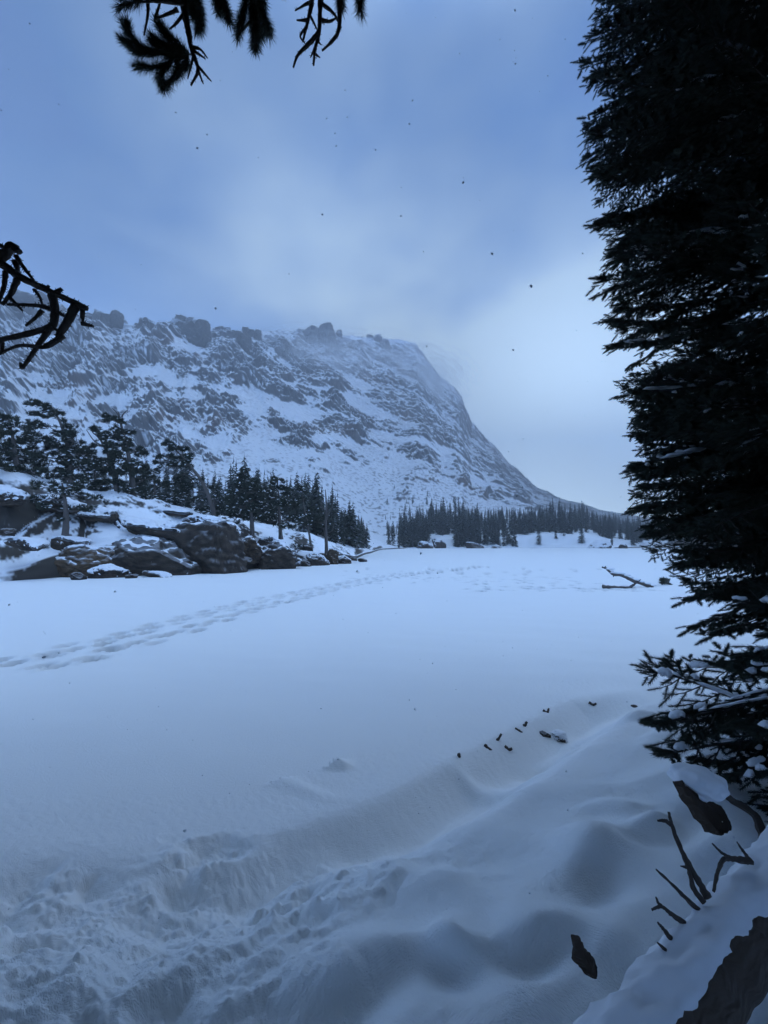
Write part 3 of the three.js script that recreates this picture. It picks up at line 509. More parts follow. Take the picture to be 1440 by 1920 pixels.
// low shrubs along the crest
[[276, 948, 40, 30, 'low snowy shrub on the crest by the dense pine'], [305, 950, 40.5, 26, 'low snowy shrub on the crest left of the low pine'], [372, 972, 42, 24, 'low shrub on the crest beside the bushy pine'], [434, 990, 41, 22, 'small shrub between the tallest rock and dense pine'], [500, 1000, 43, 22, 'small shrub right of the thick straight trunk'], [556, 1008, 46, 24, 'small shrub under the slim leaning pine'], [210, 955, 37, 22, 'twiggy shrub at the foot of the slanting trunk']].forEach(([x, y, d, w, label], i) => {
  const r = rng(900 + i), root = at(x, y, d); root.y = Math.min(root.y, hillAt(root.x, root.z) + 0.1); const t = thing('shrub', label, 'shrub', root, 'shrubs along the outcrop crest'), k = d / FPX, mats = [], snow = [], st = [];
  for (let j = 0; j < 7; j++) { const a = r() * 6.28, p = V(Math.cos(a) * w * k * 0.45, w * k * (0.2 + 0.35 * r()), Math.sin(a) * w * k * 0.3); st.push(tube([V(0, -0.2, 0), p.clone().multiplyScalar(0.5), p], [0.025, 0.018, 0.008], 4)); for (let q = 0; q < 7; q++) { const b = p.clone().add(V(r() - 0.5, (r() - 0.5) * 0.6, r() - 0.5).multiplyScalar(0.5)); mats.push(along(b, V(r() - 0.5, 0.8, r() - 0.5), 0.6 + 0.4 * r(), r() * 6)); if (r() < 0.35) snow.push(M4().compose(b.add(V(0, 0.1, 0)), new THREE.Quaternion(), V(0.08 + 0.1 * r(), 0.035, 0.07))); } }
  mesh('stems', mergeGeometries(st), M.greyBark, t, 'stuff'); instanced('foliage', tuft, M.pineNeedles, mats, t, 'stuff'); instanced('snow_dusting', pad, M.padSnow, snow, t, 'stuff');
});

// ---------------------------------------------------------------- firs of the forest round the lake
function firShape(seed, slim, ragged, dusty) {
  const r = rng(seed * 97 + 5), pos = [], idx = [], col = [];
  const whorls = 21, tri = (a, b, c, ca, cb, cc) => { const o = pos.length / 3; pos.push(a.x, a.y, a.z, b.x, b.y, b.z, c.x, c.y, c.z); for (const q of [ca, cb, cc]) col.push(q[0], q[1], q[2]); idx.push(o, o + 1, o + 2); };
  for (let w = 0; w < whorls; w++) {
    const f = w / whorls, y0 = 0.06 + 0.92 * Math.pow(f, 0.9), reach = slim * Math.pow(1 - f, 0.8) + 0.012, n = f > 0.85 ? 4 : 6;
    for (let b = 0; b < n; b++) {
      if (r() < ragged * (f < 0.4 ? 1.6 : 0.7)) continue;
      const a = (b + r()) / n * 6.283, L = reach * (0.6 + 0.6 * r()), dr = 0.02 + 0.35 * L, wd = 0.26 * L + 0.006, c = Math.cos(a), s = Math.sin(a), y = y0 + (r() - 0.5) * 0.03;
      const root = V(0, y, 0), tip = V(c * L, y - dr, s * L), m = 0.55, mid = V(c * L * m, y - dr * 0.35, s * L * m), l = V(mid.x - s * wd, mid.y - wd * 0.6, mid.z + c * wd), q = V(mid.x + s * wd, mid.y - wd * 0.6, mid.z - c * wd);
      const g = 0.7 + 0.6 * r(), dk = [0.030 * g, 0.038 * g, 0.028 * g], sn = r() < dusty ? [0.34, 0.36, 0.38] : dk, half = r() < dusty * 0.7 ? [0.2, 0.21, 0.22] : dk;
      tri(root, l, mid, dk, dk, half); tri(root, mid, q, dk, half, dk); tri(mid, l, tip, sn, dk, dk); tri(mid, tip, q, sn, dk, dk);
    }
  }
  tri(V(-0.008, 0.9, 0), V(0.008, 0.9, 0), V(0, 1.02, 0), [0.03, 0.035, 0.03], [0.03, 0.035, 0.03], [0.03, 0.035, 0.03]);
  return { crown: geo(pos, idx, col), trunk: new THREE.ConeGeometry(0.012, 1, 5).translate(0, 0.47, 0) };
}
const FIRS = []; for (let i = 0; i < 9; i++) FIRS.push(firShape(i + 1, [0.13, 0.16, 0.11, 0.19, 0.145, 0.12, 0.17, 0.10, 0.21][i], [0.08, 0.15, 0.2, 0.1, 0.25, 0.12, 0.06, 0.3, 0.12][i], [0.1, 0.2, 0.12, 0.3, 0.16, 0.1, 0.25, 0.14, 0.3][i]));
const proto = FIRS.map((f) => { const g = new THREE.Group(); mesh('trunk', f.trunk, M.bark, g); mesh('crown', f.crown, M.fir, g); return g; });
const STANDS = [ // px from, to, metres behind the shore from, to, how many, heights, slimmer?, group, label
  [262, 440, 30, 100, 46, 6, 9.5, 'firs in the stand behind the leaning pine', 'in the stand behind the leaning pine'],
  [430, 560, 28, 115, 75, 6.5, 10.5, 'firs in the stand behind the dense dark pine', 'in the stand behind the dense straight pine'],
  [552, 694, 14, 115, 90, 5.5, 10.5, 'firs in the stand behind the dead gaunt tree', 'in the stand behind the gaunt dead tree'],
  [-60, 300, 26, 70, 24, 4.5, 7.5, 'dim firs behind the tallest pine', 'in the wood behind the tallest pine'],
  [748, 870, 2, 90, 190, 8, 17, 'firs on the far shore right of the snow chute', 'in the far wood beside the snow chute'],
  [860, 985, 3, 110, 190, 8, 16, 'firs on the far shore behind the boulders', 'in the far wood behind the boulders'],
  [975, 1150, 18, 130, 190, 8, 16, 'hazy firs on the far right shore', 'in the hazy far right wood'],
  [1130, 1330, 6, 130, 190, 9, 15, 'fog faded firs beside the big spruce', 'in the foggy wood beside the big spruce'],
  [720, 1030, 90, 260, 150, 5, 10, 'small firs scattered under the mountain', 'on the snow slope under the mountain'],
  [1000, 1230, 120, 420, 90, 7, 11, 'faint firs on the low snowy rise', 'on the faint snowy rise'],
];
{
  const r = rng(2024), spots = [];
  STANDS.forEach(([p0, p1, e0, e1, n, h0, h1], si) => {
    for (let i = 0, tries = 0; i < n && tries < n * 8; tries++) {
      const px = lerp(p0, p1, r()), e = lerp(e0, e1, Math.pow(r(), 1.3)), d = shoreDepth(px) + e, x = (px - 720) / FPX * d;
      if (px > 690 && px < 748 && e < 60) continue;                   // the open snow chute
      if (px > 1010 && px < 1140 && e < 26 && r() < 0.75) continue;    // the clearing by the shore
      const cl = nz(x * 0.05, d * 0.035, 5); if (si > 3 && cl < -0.12) continue;
      spots.push({ si, px, d, h: lerp(h0, h1, Math.pow(r(), 0.8)) * (si > 3 ? (r() < 0.25 ? 0.55 : 0.8 + 0.9 * Math.max(0, cl)) : si === 2 ? lerp(1.1, 0.68, (px - p0) / (p1 - p0)) : 1), x, k: Math.floor(r() * 9), turn: r() * 6.28, wide: 0.85 + 0.4 * r() }); i++;
    }
  });
  // the few small firs that stand apart, each to be told from the others
  for (const [px, d, h, k, label] of [[737, 172, 10.5, 1, 'lone wide fir at the right side of the snow chute'], [729, 170, 6, 3, 'small fir touching the left of the lone wide fir'], [748, 174, 7.5, 4, 'small fir touching the right of the lone wide fir'], [1010, 204, 12, 0, 'tall fir alone on the clearing of the far shore'], [1042, 206, 8, 5, 'narrow fir second from the tall fir on the clearing'], [1056, 208, 9, 2, 'fir beside the narrow fir on the clearing'], [1090, 200, 11, 6, 'broad fir at the right end of the clearing'], [672, 96, 7, 3, 'snowy fir at the left side of the snow chute'], [688, 104, 6, 8, 'bushy snow laden fir overhanging the snow chute']])
    spots.push({ si: -1, label, px, d, h, x: (px - 720) / FPX * d, k, turn: px, wide: 1.1 });
  spots.sort((a, b) => (b.si < 0) - (a.si < 0) || b.h / b.d - a.h / a.d);
  const rest = FIRS.map(() => []); let kept = 0;
  for (const s of spots) {
    const y = Math.max(hillY(s.px, s.d), mountainY(s.px, s.d)) - 0.15;
    if (kept < 290) {
      kept++;
      const t = proto[s.k].clone(); t.name = numbered('fir_tree'); t.position.set(s.x, y, -s.d); t.rotation.y = s.turn; t.scale.set(s.h * s.wide, s.h, s.h * s.wide); scene.add(t);
      if (s.si < 0) tag(t, s.label, 'tree'); else {
        const [a, b, , , , h0, h1, grp, where] = STANDS[s.si], u = (s.h - h0) / (h1 - h0), f = (s.px - a) / (b - a);
        tag(t, `${u > 0.66 ? 'tall' : u > 0.33 ? 'middling' : 'short'} ${['narrow', 'dusted', 'thin', 'broad snowy', 'gappy', 'slim', 'full frosted', 'ragged spiry', 'wide snowy'][s.k]} ${f < 0.33 ? 'fir left' : f < 0.66 ? 'fir midway' : 'fir right'} ${where}`, 'tree', grp);
      }
    } else rest[s.k].push(M4().compose(V(s.x, y, -s.d), new THREE.Quaternion().setFromAxisAngle(V(0, 1, 0), s.turn), V(s.h * s.wide, s.h, s.h * s.wide)));
  }
  const wood = thing('far_forest', 'mass of distant firs filling the woods behind the nearer firs', 'forest'); wood.userData.kind = 'stuff';
  rest.forEach((m, i) => { if (m.length) instanced('crown', FIRS[i].crown, M.fir, m, wood, 'stuff'); });
}

// ---------------------------------------------------------------- needles and boughs of the near trees
function brush(n, len, needle, wid, seed, tilt = 0.9) {              // a twig along +y set with needles
  const r = rng(seed), pos = [], idx = [];
  for (let i = 0; i < n; i++) {
    const t = (i + r()) / n, a = i * 2.4 + r(), e = tilt * (0.75 + 0.4 * r()) * (1 - 0.6 * Math.pow(t, 6)), c = Math.cos(a), s = Math.sin(a), L = needle * (0.8 + 0.4 * r()), o = pos.length / 3, y = t * len;
    const d = V(c * Math.sin(e), Math.cos(e), s * Math.sin(e)), q = V(-s, 0, c);
    pos.push(q.x * wid, y, q.z * wid, -q.x * wid, y, -q.z * wid, d.x * L, y + d.y * L, d.z * L); idx.push(o, o + 1, o + 2);
  }
  const g = geo(pos, idx), st = tube([V(0, 0, 0), V(0, len * 0.5, 0), V(0, len, 0)], [0.0028, 0.0024, 0.0014], 4, 0, 1, false); st.deleteAttribute('uv');
  return mergeGeometries([g, st]);
}
const spruceBrush = [brush(96, 0.095, 0.026, 0.0026, 3, 1.1), brush(80, 0.075, 0.025, 0.0026, 4, 1.1)];
function bough(L, seed, snowy, lateral = 1) {
  const r = rng(seed * 53 + 1), g = new THREE.Group(), limb = [], mats = [[], []], snow = [];
  const path = (t) => V(L * t, L * (0.10 * t - 0.42 * t * t + 0.20 * t * t * t), L * 0.05 * Math.sin(t * 5 + seed));
  const main = []; for (let i = 0; i <= 10; i++) main.push(path(i / 10));
  limb.push(tube(main, main.map((_, i) => 0.012 * Math.sqrt(L) * (1 - 0.85 * i / 10)), 6, 0.1, seed));
  const addSnow = (pts, rad, flat = 0.55) => { const n = pts.length, S = 8, pos = [], idx = []; for (let i = 0; i < n; i++) { const d = pts[Math.min(n - 1, i + 1)].clone().sub(pts[Math.max(0, i - 1)]).normalize(), side = V(-d.z, 0, d.x).normalize(), end = Math.sqrt(Math.max(0, 1 - Math.pow(Math.abs(i / (n - 1) * 2 - 1), 4))); for (let s = 0; s < S; s++) { const a = s / S * 6.283, w = rad * end * (0.5 + 1.3 * (0.5 + 0.9 * nz(i * 0.8 + seed, Math.cos(a) * 1.3, Math.sin(a) * 1.3 + pts[0].x * 9))), p = pts[i].clone().addScaledVector(side, Math.cos(a) * w); p.y += Math.max(-0.25, Math.sin(a)) * w * flat + rad * 0.35; pos.push(p.x, p.y, p.z); } } for (let i = 0; i < n - 1; i++) for (let s = 0; s < S; s++) { const a = i * S + s, b = i * S + (s + 1) % S; idx.push(a, a + S, b, b, a + S, b + S); } snow.push(geo(pos, idx)); };
  if (snowy) { let t = 0.12; while (t < 0.92) { const e = Math.min(0.97, t + 0.12 + 0.22 * r()), pts = []; for (let i = 0; i <= 8; i++) pts.push(path(lerp(t, e, i / 8)).add(V(0, 0.012, 0))); addSnow(pts, (0.012 + 0.018 * r()) * (L > 1.5 ? 1.4 : 1), 0.8); t = e + 0.02 + 0.12 * r(); } }
  let side = 1;
  for (let t = 0.10; t < 1; t += 0.062 / L * (0.8 + 0.4 * r())) {
    side = -side; const A = path(t), l = lateral * (0.27 * L * Math.pow(1 - t, 0.7) * sst(0.0, 0.2, t) + 0.10) * (0.75 + 0.45 * r()), fw = 0.75 + 0.35 * r();
    const dir = V(fw * (0.6 + 0.6 * r()), -0.25 - 0.75 * r() * (1 - 0.5 * t), side * (0.95 - 0.25 * t)).normalize(), lp = (q) => A.clone().addScaledVector(dir, l * q).add(V(0.15 * l * q * q, 0.22 * l * q * q * q, 0));
    limb.push(tube([A, lp(0.5), lp(1)], [0.0048, 0.0036, 0.002], 4, 0, 1, false));
    if (snowy && l > 0.12 && r() < snowy) { const q0 = 0.2 + 0.5 * r(); addSnow([0, 1, 2, 3, 4, 5].map((i) => lp(q0 + (0.035 + 0.02 * r()) * i).add(V(0, 0.012 + 0.006 * r(), 0))), 0.009 + 0.012 * r(), 1); }
    let s2 = 1;
    for (let q = 0.06; q <= 1.001; q += 0.043 / l * (0.8 + 0.4 * r())) {
      s2 = -s2; const p = lp(q), tl = q > 0.94 ? 0 : 0.75, n = V(-dir.z, 0, dir.x);
      const d2 = dir.clone().addScaledVector(n, s2 * tl * (0.7 + 0.5 * r())).add(V(0.15, 0.05 + 0.7 * (r() - 0.4), 0));
      mats[r() < 0.5 ? 0 : 1].push(along(p, d2, (0.75 + 0.55 * r()) * (q > 0.94 ? 1.15 : 1), r() * 6));
    }
  }
  for (let i = 0; i < 5; i++) mats[0].push(along(path(0.97), V(1, 0.15 * (r() - 0.5), (i - 2) * 0.3), 1 + 0.3 * r(), r() * 6));
  return { limb: mergeGeometries(limb), mats, snow: snow.length ? mergeGeometries(snow) : null };
}
const coarse = bladeTuft(18, 0.16, 0.009, 77, 1.25);
function boughMesh(b, parent, pos, az, pitch, scale, roll = 0, far = false) {
  const m = mesh('bough', b.limb, M.bark, parent);
  m.position.copy(pos); m.rotation.set(0, az, 0); m.rotateZ(pitch); m.rotateX(roll); m.scale.setScalar(scale);
  if (far) { b.coarse ??= mergeGeometries(b.mats[0].concat(b.mats[1]).filter((_, i) => i % 3 === 0).map((q) => coarse.clone().applyMatrix4(q))); mesh('needles', b.coarse, M.needles, m, 'stuff'); return m; }
  b.mats.forEach((q, i) => { if (q.length) instanced('needles', spruceBrush[i], M.needles, q, m, 'stuff'); });
  if (b.snow) mesh('snow', b.snow, M.padSnow, m);
  return m;
}
const BOUGHS = {}; for (const L of [0.7, 1.1, 1.6, 2.1, 2.7]) BOUGHS[L] = [0, 1, 2].map((i) => ({ plain: bough(L, L * 10 + i, 0), white: bough(L, L * 10 + i + 5, 0.45) }));
const LENS = [0.7, 1.1, 1.6, 2.1, 2.7];
const edge = curve([[-260, 1150], [0, 1088], [90, 1084], [150, 1128], [200, 1112], [290, 1098], [330, 1122], [400, 1128], [475, 1108], [525, 1158], [575, 1172], [620, 1140], [700, 1150], [760, 1190], [800, 1176], [870, 1170], [920, 1210], [950, 1195], [1000, 1225], [1040, 1278], [1100, 1280], [1150, 1315], [1185, 1370], [1215, 1460]]);
function spruce(label, x, z, H, Rtrunk, seed, rule, levels, snowRule, far, lean = [0, 0]) {
  const bend = (y) => Math.pow(y / H, 1.4);
  const r = rng(seed), y0 = groundY(x, z) - 0.1, t = thing('spruce_tree', label, 'tree', V(x, y0, z));
  const pts = []; for (let i = 0; i <= 16; i++) pts.push(V(0.05 * nz(i * 0.4, seed) + lean[0] * bend(H * i / 16), H * i / 16, 0.05 * nz(i * 0.4, seed + 9) + lean[1] * bend(H * i / 16)));
  mesh('trunk', tube(pts, pts.map((_, i) => Rtrunk * (1 - 0.9 * i / 16) * (i ? 1 : 1.3)), 12, 0.06, seed), M.bark, t);
  for (const [y, phi] of levels(r)) {
    const len = rule(y, phi, r); if (len < 0.35) continue;
    let L = LENS[0]; for (const q of LENS) if (Math.abs(q - len) < Math.abs(L - len)) L = q;
    const sn = snowRule(y, phi, r), b = BOUGHS[L][Math.floor(r() * 3)][sn ? 'white' : 'plain'];
    boughMesh(b, t, V(lean[0] * bend(y), y, lean[1] * bend(y)), phi, 0.28 - 0.5 * r(), len / L, (r() - 0.5) * 1.3, far);
  }
  return t;
}
// the big spruce on the right; phi 180 degrees points left, 90 degrees away from the lake side
const TX = 4.75, TZ = -4.45;
spruce('huge dark spruce filling the right side of the view', TX, TZ, 12.5, 0.2, 11, (y, phi, r) => {
  const Y = y + 0.65 - 0.16 * 2, py = 1018 - (Y - EYE) * FPX / 4.4, tipX = (edge(py) + 42 * sst(1000, 800, py) - 720) / FPX, dx = Math.cos(phi), dz = -Math.sin(phi);
  // length at which the bough's tip meets the outline: (TX + L dx) / -(TZ + L dz) = tipX
  const L = (tipX * -TZ - TX) / (dx + tipX * dz);
  const lim = py > 1000 ? 1.9 : 2.75; return dx > -0.15 || L < 0 ? 0.9 + 0.5 * r() : Math.min(lim, L * (0.93 + 0.1 * r()));
}, (r) => { const out = []; for (let y = 0.75; y < 10.6; y += 0.14) { for (let k = 0; k < 3; k++) out.push([y + r() * 0.14, Math.PI * (0.62 + 0.78 * (k + r()) / 3)]); if (r() < 0.35) out.push([y, Math.PI * (2 * r())]); if (y < 3.6) for (let k = 0; k < 2; k++) out.push([y + r() * 0.14, Math.PI * (0.7 + 0.6 * r())]); } return out; }, (y, phi, r) => r() < (Math.sin(phi) < -0.25 ? 0.66 : 0.06) * (y < 7.5 ? 1 : 0.45));
// a young spruce nearer to the log, its low boughs laden with snow
spruce('young spruce with snow laden low boughs at the lower right', 3.05, -2.75, 2.1, 0.05, 23, (y, phi, r) => (Math.cos(phi) < -0.2 ? (y > 0.95 ? 0.75 : y > 0.45 ? 1.16 : 0.9) : 0.65) * (0.85 + 0.25 * r()), (r) => { const out = []; for (let y = 0.22; y < 1.25; y += 0.085) for (let k = 0; k < 2; k++) out.push([y, Math.PI * (0.6 + 0.85 * (k + r()) / 2)]); return out; }, (y, phi, r) => r() < 0.85);
// canopy added above the frame, leaned and arched to shade the foreground
const arch = (x0, z0, lx, lz) => (y, phi, r) => { const bend = Math.pow(y / 13, 1.4), tx = x0 + lx * bend, tz = z0 + lz * bend, fz = Math.sin(phi); let best = 0; for (let L = 0.6; L < 4.2; L += 0.2) { const px = tx + Math.cos(phi) * L, pz = tz - fz * L, py = y - 0.34 * L - 0.2, d = -pz; const seen = d > 0.05 && Math.abs(px) / d < 1.3 && (py - EYE) / d < 1.7; if (seen) break; best = L; } return Math.min(best, 5.0 - 0.16 * y) * (0.85 + 0.15 * r()); };
[[-0.7, 1.1, 'added unseen spruce right behind the viewpoint with boughs arched overhead for shade', 0.2, -4.6], [2.6, 0.6, 'added unseen shade spruce behind the viewpoint near the log', -0.3, -4.4], [-4.0, -0.2, 'added unseen shade spruce on the bank left of the viewpoint', 1.4, -3.4], [-2.6, 0.5, 'added unseen shade spruce on the bank close left behind the viewpoint', 0.3, -4.4]].forEach(([x, z, label, lx, lz], i) => spruce(label, x, z, 13, 0.14, 81 + i, arch(x, z, lx, lz), (r) => { const out = []; for (let y = 3.0; y < 12.5; y += 0.22) for (let k = 0; k < 4; k++) out.push([y, Math.PI / 2 * (k + r())]); return out; }, () => false, true, [lx, lz]));
// spruces added out of view around the viewpoint to block sky and sun
[[1.5, 2.6, 'added unseen shade spruce straight behind the viewpoint'], [5.1, 1.2, 'added unseen shade spruce behind the viewpoint to the right'], [-5.9, 1.3, 'added unseen shade spruce on the bank behind the viewpoint to the left'], [-0.4, 4.4, 'added unseen shade spruce farther back behind the viewpoint'], [-6.4, -1.3, 'added unseen shade spruce by the shore left of the viewpoint'], [-9.6, -0.4, 'added unseen shade spruce farther along the shore left of the viewpoint'], [7.6, -3.0, 'added unseen spruce right of the huge spruce to block the sun'], [9.8, -6.4, 'added unseen spruce on the shore right of the huge spruce to block the sun']].forEach(([x, z, label], i) => spruce(label, x, z, 11, 0.17, 61 + i, (y, phi, r) => (3.5 - 0.24 * y) * (0.75 + 0.35 * r()), (r) => { const out = []; for (let y = 1.8; y < 10.6; y += 0.24) for (let k = 0; k < 3; k++) out.push([y, Math.PI * 2 / 3 * (k + r())]); return out; }, () => false, true));

// ---------------------------------------------------------------- twigs laid along measured paths
function twigs(paths, depth, parent, origin, { taper = 0.35, rough = 0.18, pegs = 0, seed = 1, spread = 0.05 } = {}) {
  const r = rng(seed), out = [];
  paths.forEach(([w, ...px], n) => {
    const dz = (r() - 0.5) * spread, P = px.map(([x, y, d]) => at(x, y, d ?? depth + dz).sub(origin)), pts = P.length > 2 ? spline(P, Math.max(6, P.length * 5)) : [P[0], P[0].clone().lerp(P[1], 0.5), P[1]], k = (px[0][2] ?? depth) / FPX, N = pts.length;
    const gs = [tube(pts, pts.map((_, i) => w * k * (1 - (1 - taper) * i / (N - 1))), 7, rough, seed + n)];
    if (pegs) for (let i = 1; i < N; i++) { const d = pts[i].clone().sub(pts[i - 1]), len = d.length(); d.normalize(); for (let q = 0; q < len / pegs; q++) { const a = V(r() - 0.5, r() - 0.5, r() - 0.5).cross(d).normalize(), p = pts[i - 1].clone().addScaledVector(d, q * pegs), w2 = w * k * (1 - (1 - taper) * i / N); gs.push(tube([p.clone().addScaledVector(a, w2 * 0.7), p.clone().addScaledVector(a, w2 + 0.0075).addScaledVector(d, 0.003)], [0.0022, 0.001], 4)); } }
    out.push([mergeGeometries(gs), pts]);
  });
  return out;
}
function needled(paths, depth, origin, { step = 0.016, seed = 1, scale = 1 } = {}) {
  const r = rng(seed), mats = [];
  for (const px of paths) { const z = depth + (r() - 0.5) * 0.12, pts = spline(px.map(([x, y]) => at(x + (r() - 0.5) * 9, y + (r() - 0.5) * 9, z).sub(origin)), 12); for (let i = 1; i < pts.length; i++) { const d = pts[i].clone().sub(pts[i - 1]), len = d.length(); d.normalize(); for (let q = 0; q < len; q += step) mats.push(along(pts[i - 1].clone().addScaledVector(d, q), d.clone().add(V(r() - 0.5, r() - 0.5, r() - 0.5).multiplyScalar(0.5)), scale * (0.8 + 0.4 * r()), r() * 6)); } }
  return mats;
}
{ // the pine whose branches hang into the top of the view
  const D = 2.45, o = V(-2.3, 0, -0.5); o.y = groundY(o.x, o.z) - 0.1;
  const t = thing('pine_tree', 'pine overhead with needle clusters and bare twigs hanging into the sky', 'tree', o);
  mesh('trunk', tube([0, 1, 2, 3, 4, 5, 6, 7].map((i) => V(0.06 * Math.sin(i * 1.7), i * 1.25, 0.05 * Math.cos(i))), [0.19, 0.15, 0.14, 0.13, 0.12, 0.10, 0.085, 0.06], 12, 0.07, 5), M.greyBark, t);
  const top = at(345, -60, D).sub(o), root = V(0, top.y - 0.5, 0);
  const parts = twigs([
    [9, [345, -60], [346, 20], [354, 62], [358, 88], [364, 110]], [5, [364, 106], [371, 132], [358, 160]], [3.5, [371, 130], [381, 157]], [3.5, [369, 122], [396, 152]], [3, [362, 108], [352, 148]], [3.5, [360, 88], [376, 93], [389, 109]], [3.5, [361, 94], [385, 110]],
    [5, [346, 6], [300, 2], [262, 4]], [4, [334, 18], [310, 28], [291, 36]], [3.5, [291, 36], [298, 12], [306, -10]], [3.5, [343, 28], [328, 46], [317, 55]], [4, [277, 0], [277, 28], [270, 66]],
    [8, [420, -60], [416, -10], [424, 20]], [8, [480, -60], [476, 20], [478, 80]], [4, [478, 30], [452, 60]], [6, [364, -30], [370, 20], [374, 48]],
    [6, [588, -40], [585, 0], [577, 40], [568, 76]], [6, [602, -40], [600, 20], [598, 60], [590, 96], [588, 122]], [5, [598, 62], [577, 84], [558, 104], [550, 126]], [4, [602, 6], [626, 26], [640, 52]], [4, [604, 38], [618, 40], [632, 33]], [5, [634, -30], [634, 60], [618, 82], [604, 95]], [3.5, [578, 38], [556, 38]], [3, [581, 28], [590, 46], [596, 58]], [3.5, [586, 2], [570, 10], [553, 20]], [3, [575, 50], [563, 68], [572, 82]], [3, [594, 74], [602, 84]], [3, [590, 100], [600, 108]], [3, [590, 92], [582, 108]],
    [4, [672, -40], [676, 12]], [4, [640, -40], [642, 10]],
  ], D, t, o, { seed: 4, pegs: 0.02 });
  const arm = tube(spline([root, root.clone().lerp(top, 0.5).add(V(0, 0.25, 0)), top.clone().add(V(0, 0.1, 0)), at(640, -70, D).sub(o)], 20), Array.from({ length: 21 }, (_, i) => 0.034 - 0.0011 * i), 8, 0.1, 3);
  const limb = mesh('branch', arm, M.deadWood, t);
  parts.forEach(([g]) => mesh('twig', g, M.deadWood, limb));
  const long = [brush(34, 0.05, 0.052, 0.0017, 31, 0.95)];
  [[[358, 98], [330, 80], [302, 55]], [[356, 104], [326, 96], [286, 74]], [[350, 108], [312, 104], [268, 88], [246, 66], [236, 46]], [[300, 98], [262, 96], [236, 80]], [[330, 106], [306, 124], [272, 128]], [[335, 108], [332, 134], [316, 158]], [[320, 120], [300, 140], [302, 158]], [[350, 102], [345, 120], [335, 140]], [[340, 92], [318, 88], [296, 84]], [[366, -20], [372, 20], [376, 52]], [[358, -20], [360, 10], [366, 30]], [[412, -30], [420, 6], [428, 30]], [[400, -30], [405, 0], [412, 14]], [[280, -20], [258, 2], [232, 10]], [[480, -30], [476, 40], [478, 86]], [[468, -20], [456, 26], [446, 60]], [[488, -20], [494, 30], [502, 62]], [[484, -10], [486, 40], [488, 70]], [[672, -30], [677, 16]], [[640, -30], [642, 8]]]
    .forEach((p, i) => instanced('needles', long[0], M.pineNeedles, needled([p, p], D, o, { seed: i + 3, step: 0.02, scale: 1.0 }), limb, 'stuff'));
}
{ // the dead branch that reaches in from the left
  const D = 1.75, o = V(-2.15, 0, -1.75); o.y = groundY(o.x, o.z) - 0.1;
  const t = thing('dead_tree', 'dead tree with a spiny leafless branch reaching in from the left edge', 'tree', o);
  mesh('trunk', tube([0, 1, 2, 3, 4].map((i) => V(0.03 * Math.sin(i * 2), i * 0.95, 0.03 * Math.cos(i))), [0.07, 0.055, 0.05, 0.04, 0.02], 10, 0.1, 8), M.greyBark, t);
  const P = twigs([
    [10, [-260, 400], [-60, 465], [4, 496], [40, 520], [100, 549], [163, 578]],
    [8, [98, 549], [103, 588], [98, 610], [60, 624], [4, 637], [-40, 646]], [9, [143, 572], [128, 601], [112, 626], [107, 632]], [6, [98, 610], [76, 640], [58, 668], [42, 690]], [5, [120, 630], [86, 650], [36, 648], [-6, 666]], [4.5, [86, 648], [96, 642], [112, 628]],
    [5, [155, 576], [154, 610]], [4.5, [155, 606], [175, 612]], [5, [84, 546], [92, 535]], [6, [102, 553], [116, 541]], [3.5, [64, 543], [74, 556], [80, 574]], [5, [97, 580], [70, 573], [14, 571]], [4.5, [80, 582], [66, 596], [48, 611]], [4, [104, 582], [126, 596]], [4, [96, 612], [112, 622]],
    [12, [-20, 488], [6, 480], [22, 462], [36, 472]], [4.5, [30, 480], [46, 504], [64, 526]], [5, [-20, 450], [6, 463], [18, 468]], [5, [10, 510], [8, 535], [0, 560], [-6, 575]], [6, [32, 524], [22, 548], [4, 572]], [4, [18, 558], [42, 582]], [6, [28, 490], [33, 505], [30, 518]], [4, [4, 642], [4, 655], [0, 664]], [5, [42, 690], [38, 680]],
  ], D, t, o, { seed: 9, pegs: 0.009, taper: 0.5, spread: 0.03 });
  const limb = mesh('branch', P[0][0], M.deadWood, t); P.slice(1).forEach(([g]) => mesh('twig', g, M.deadWood, limb));
}

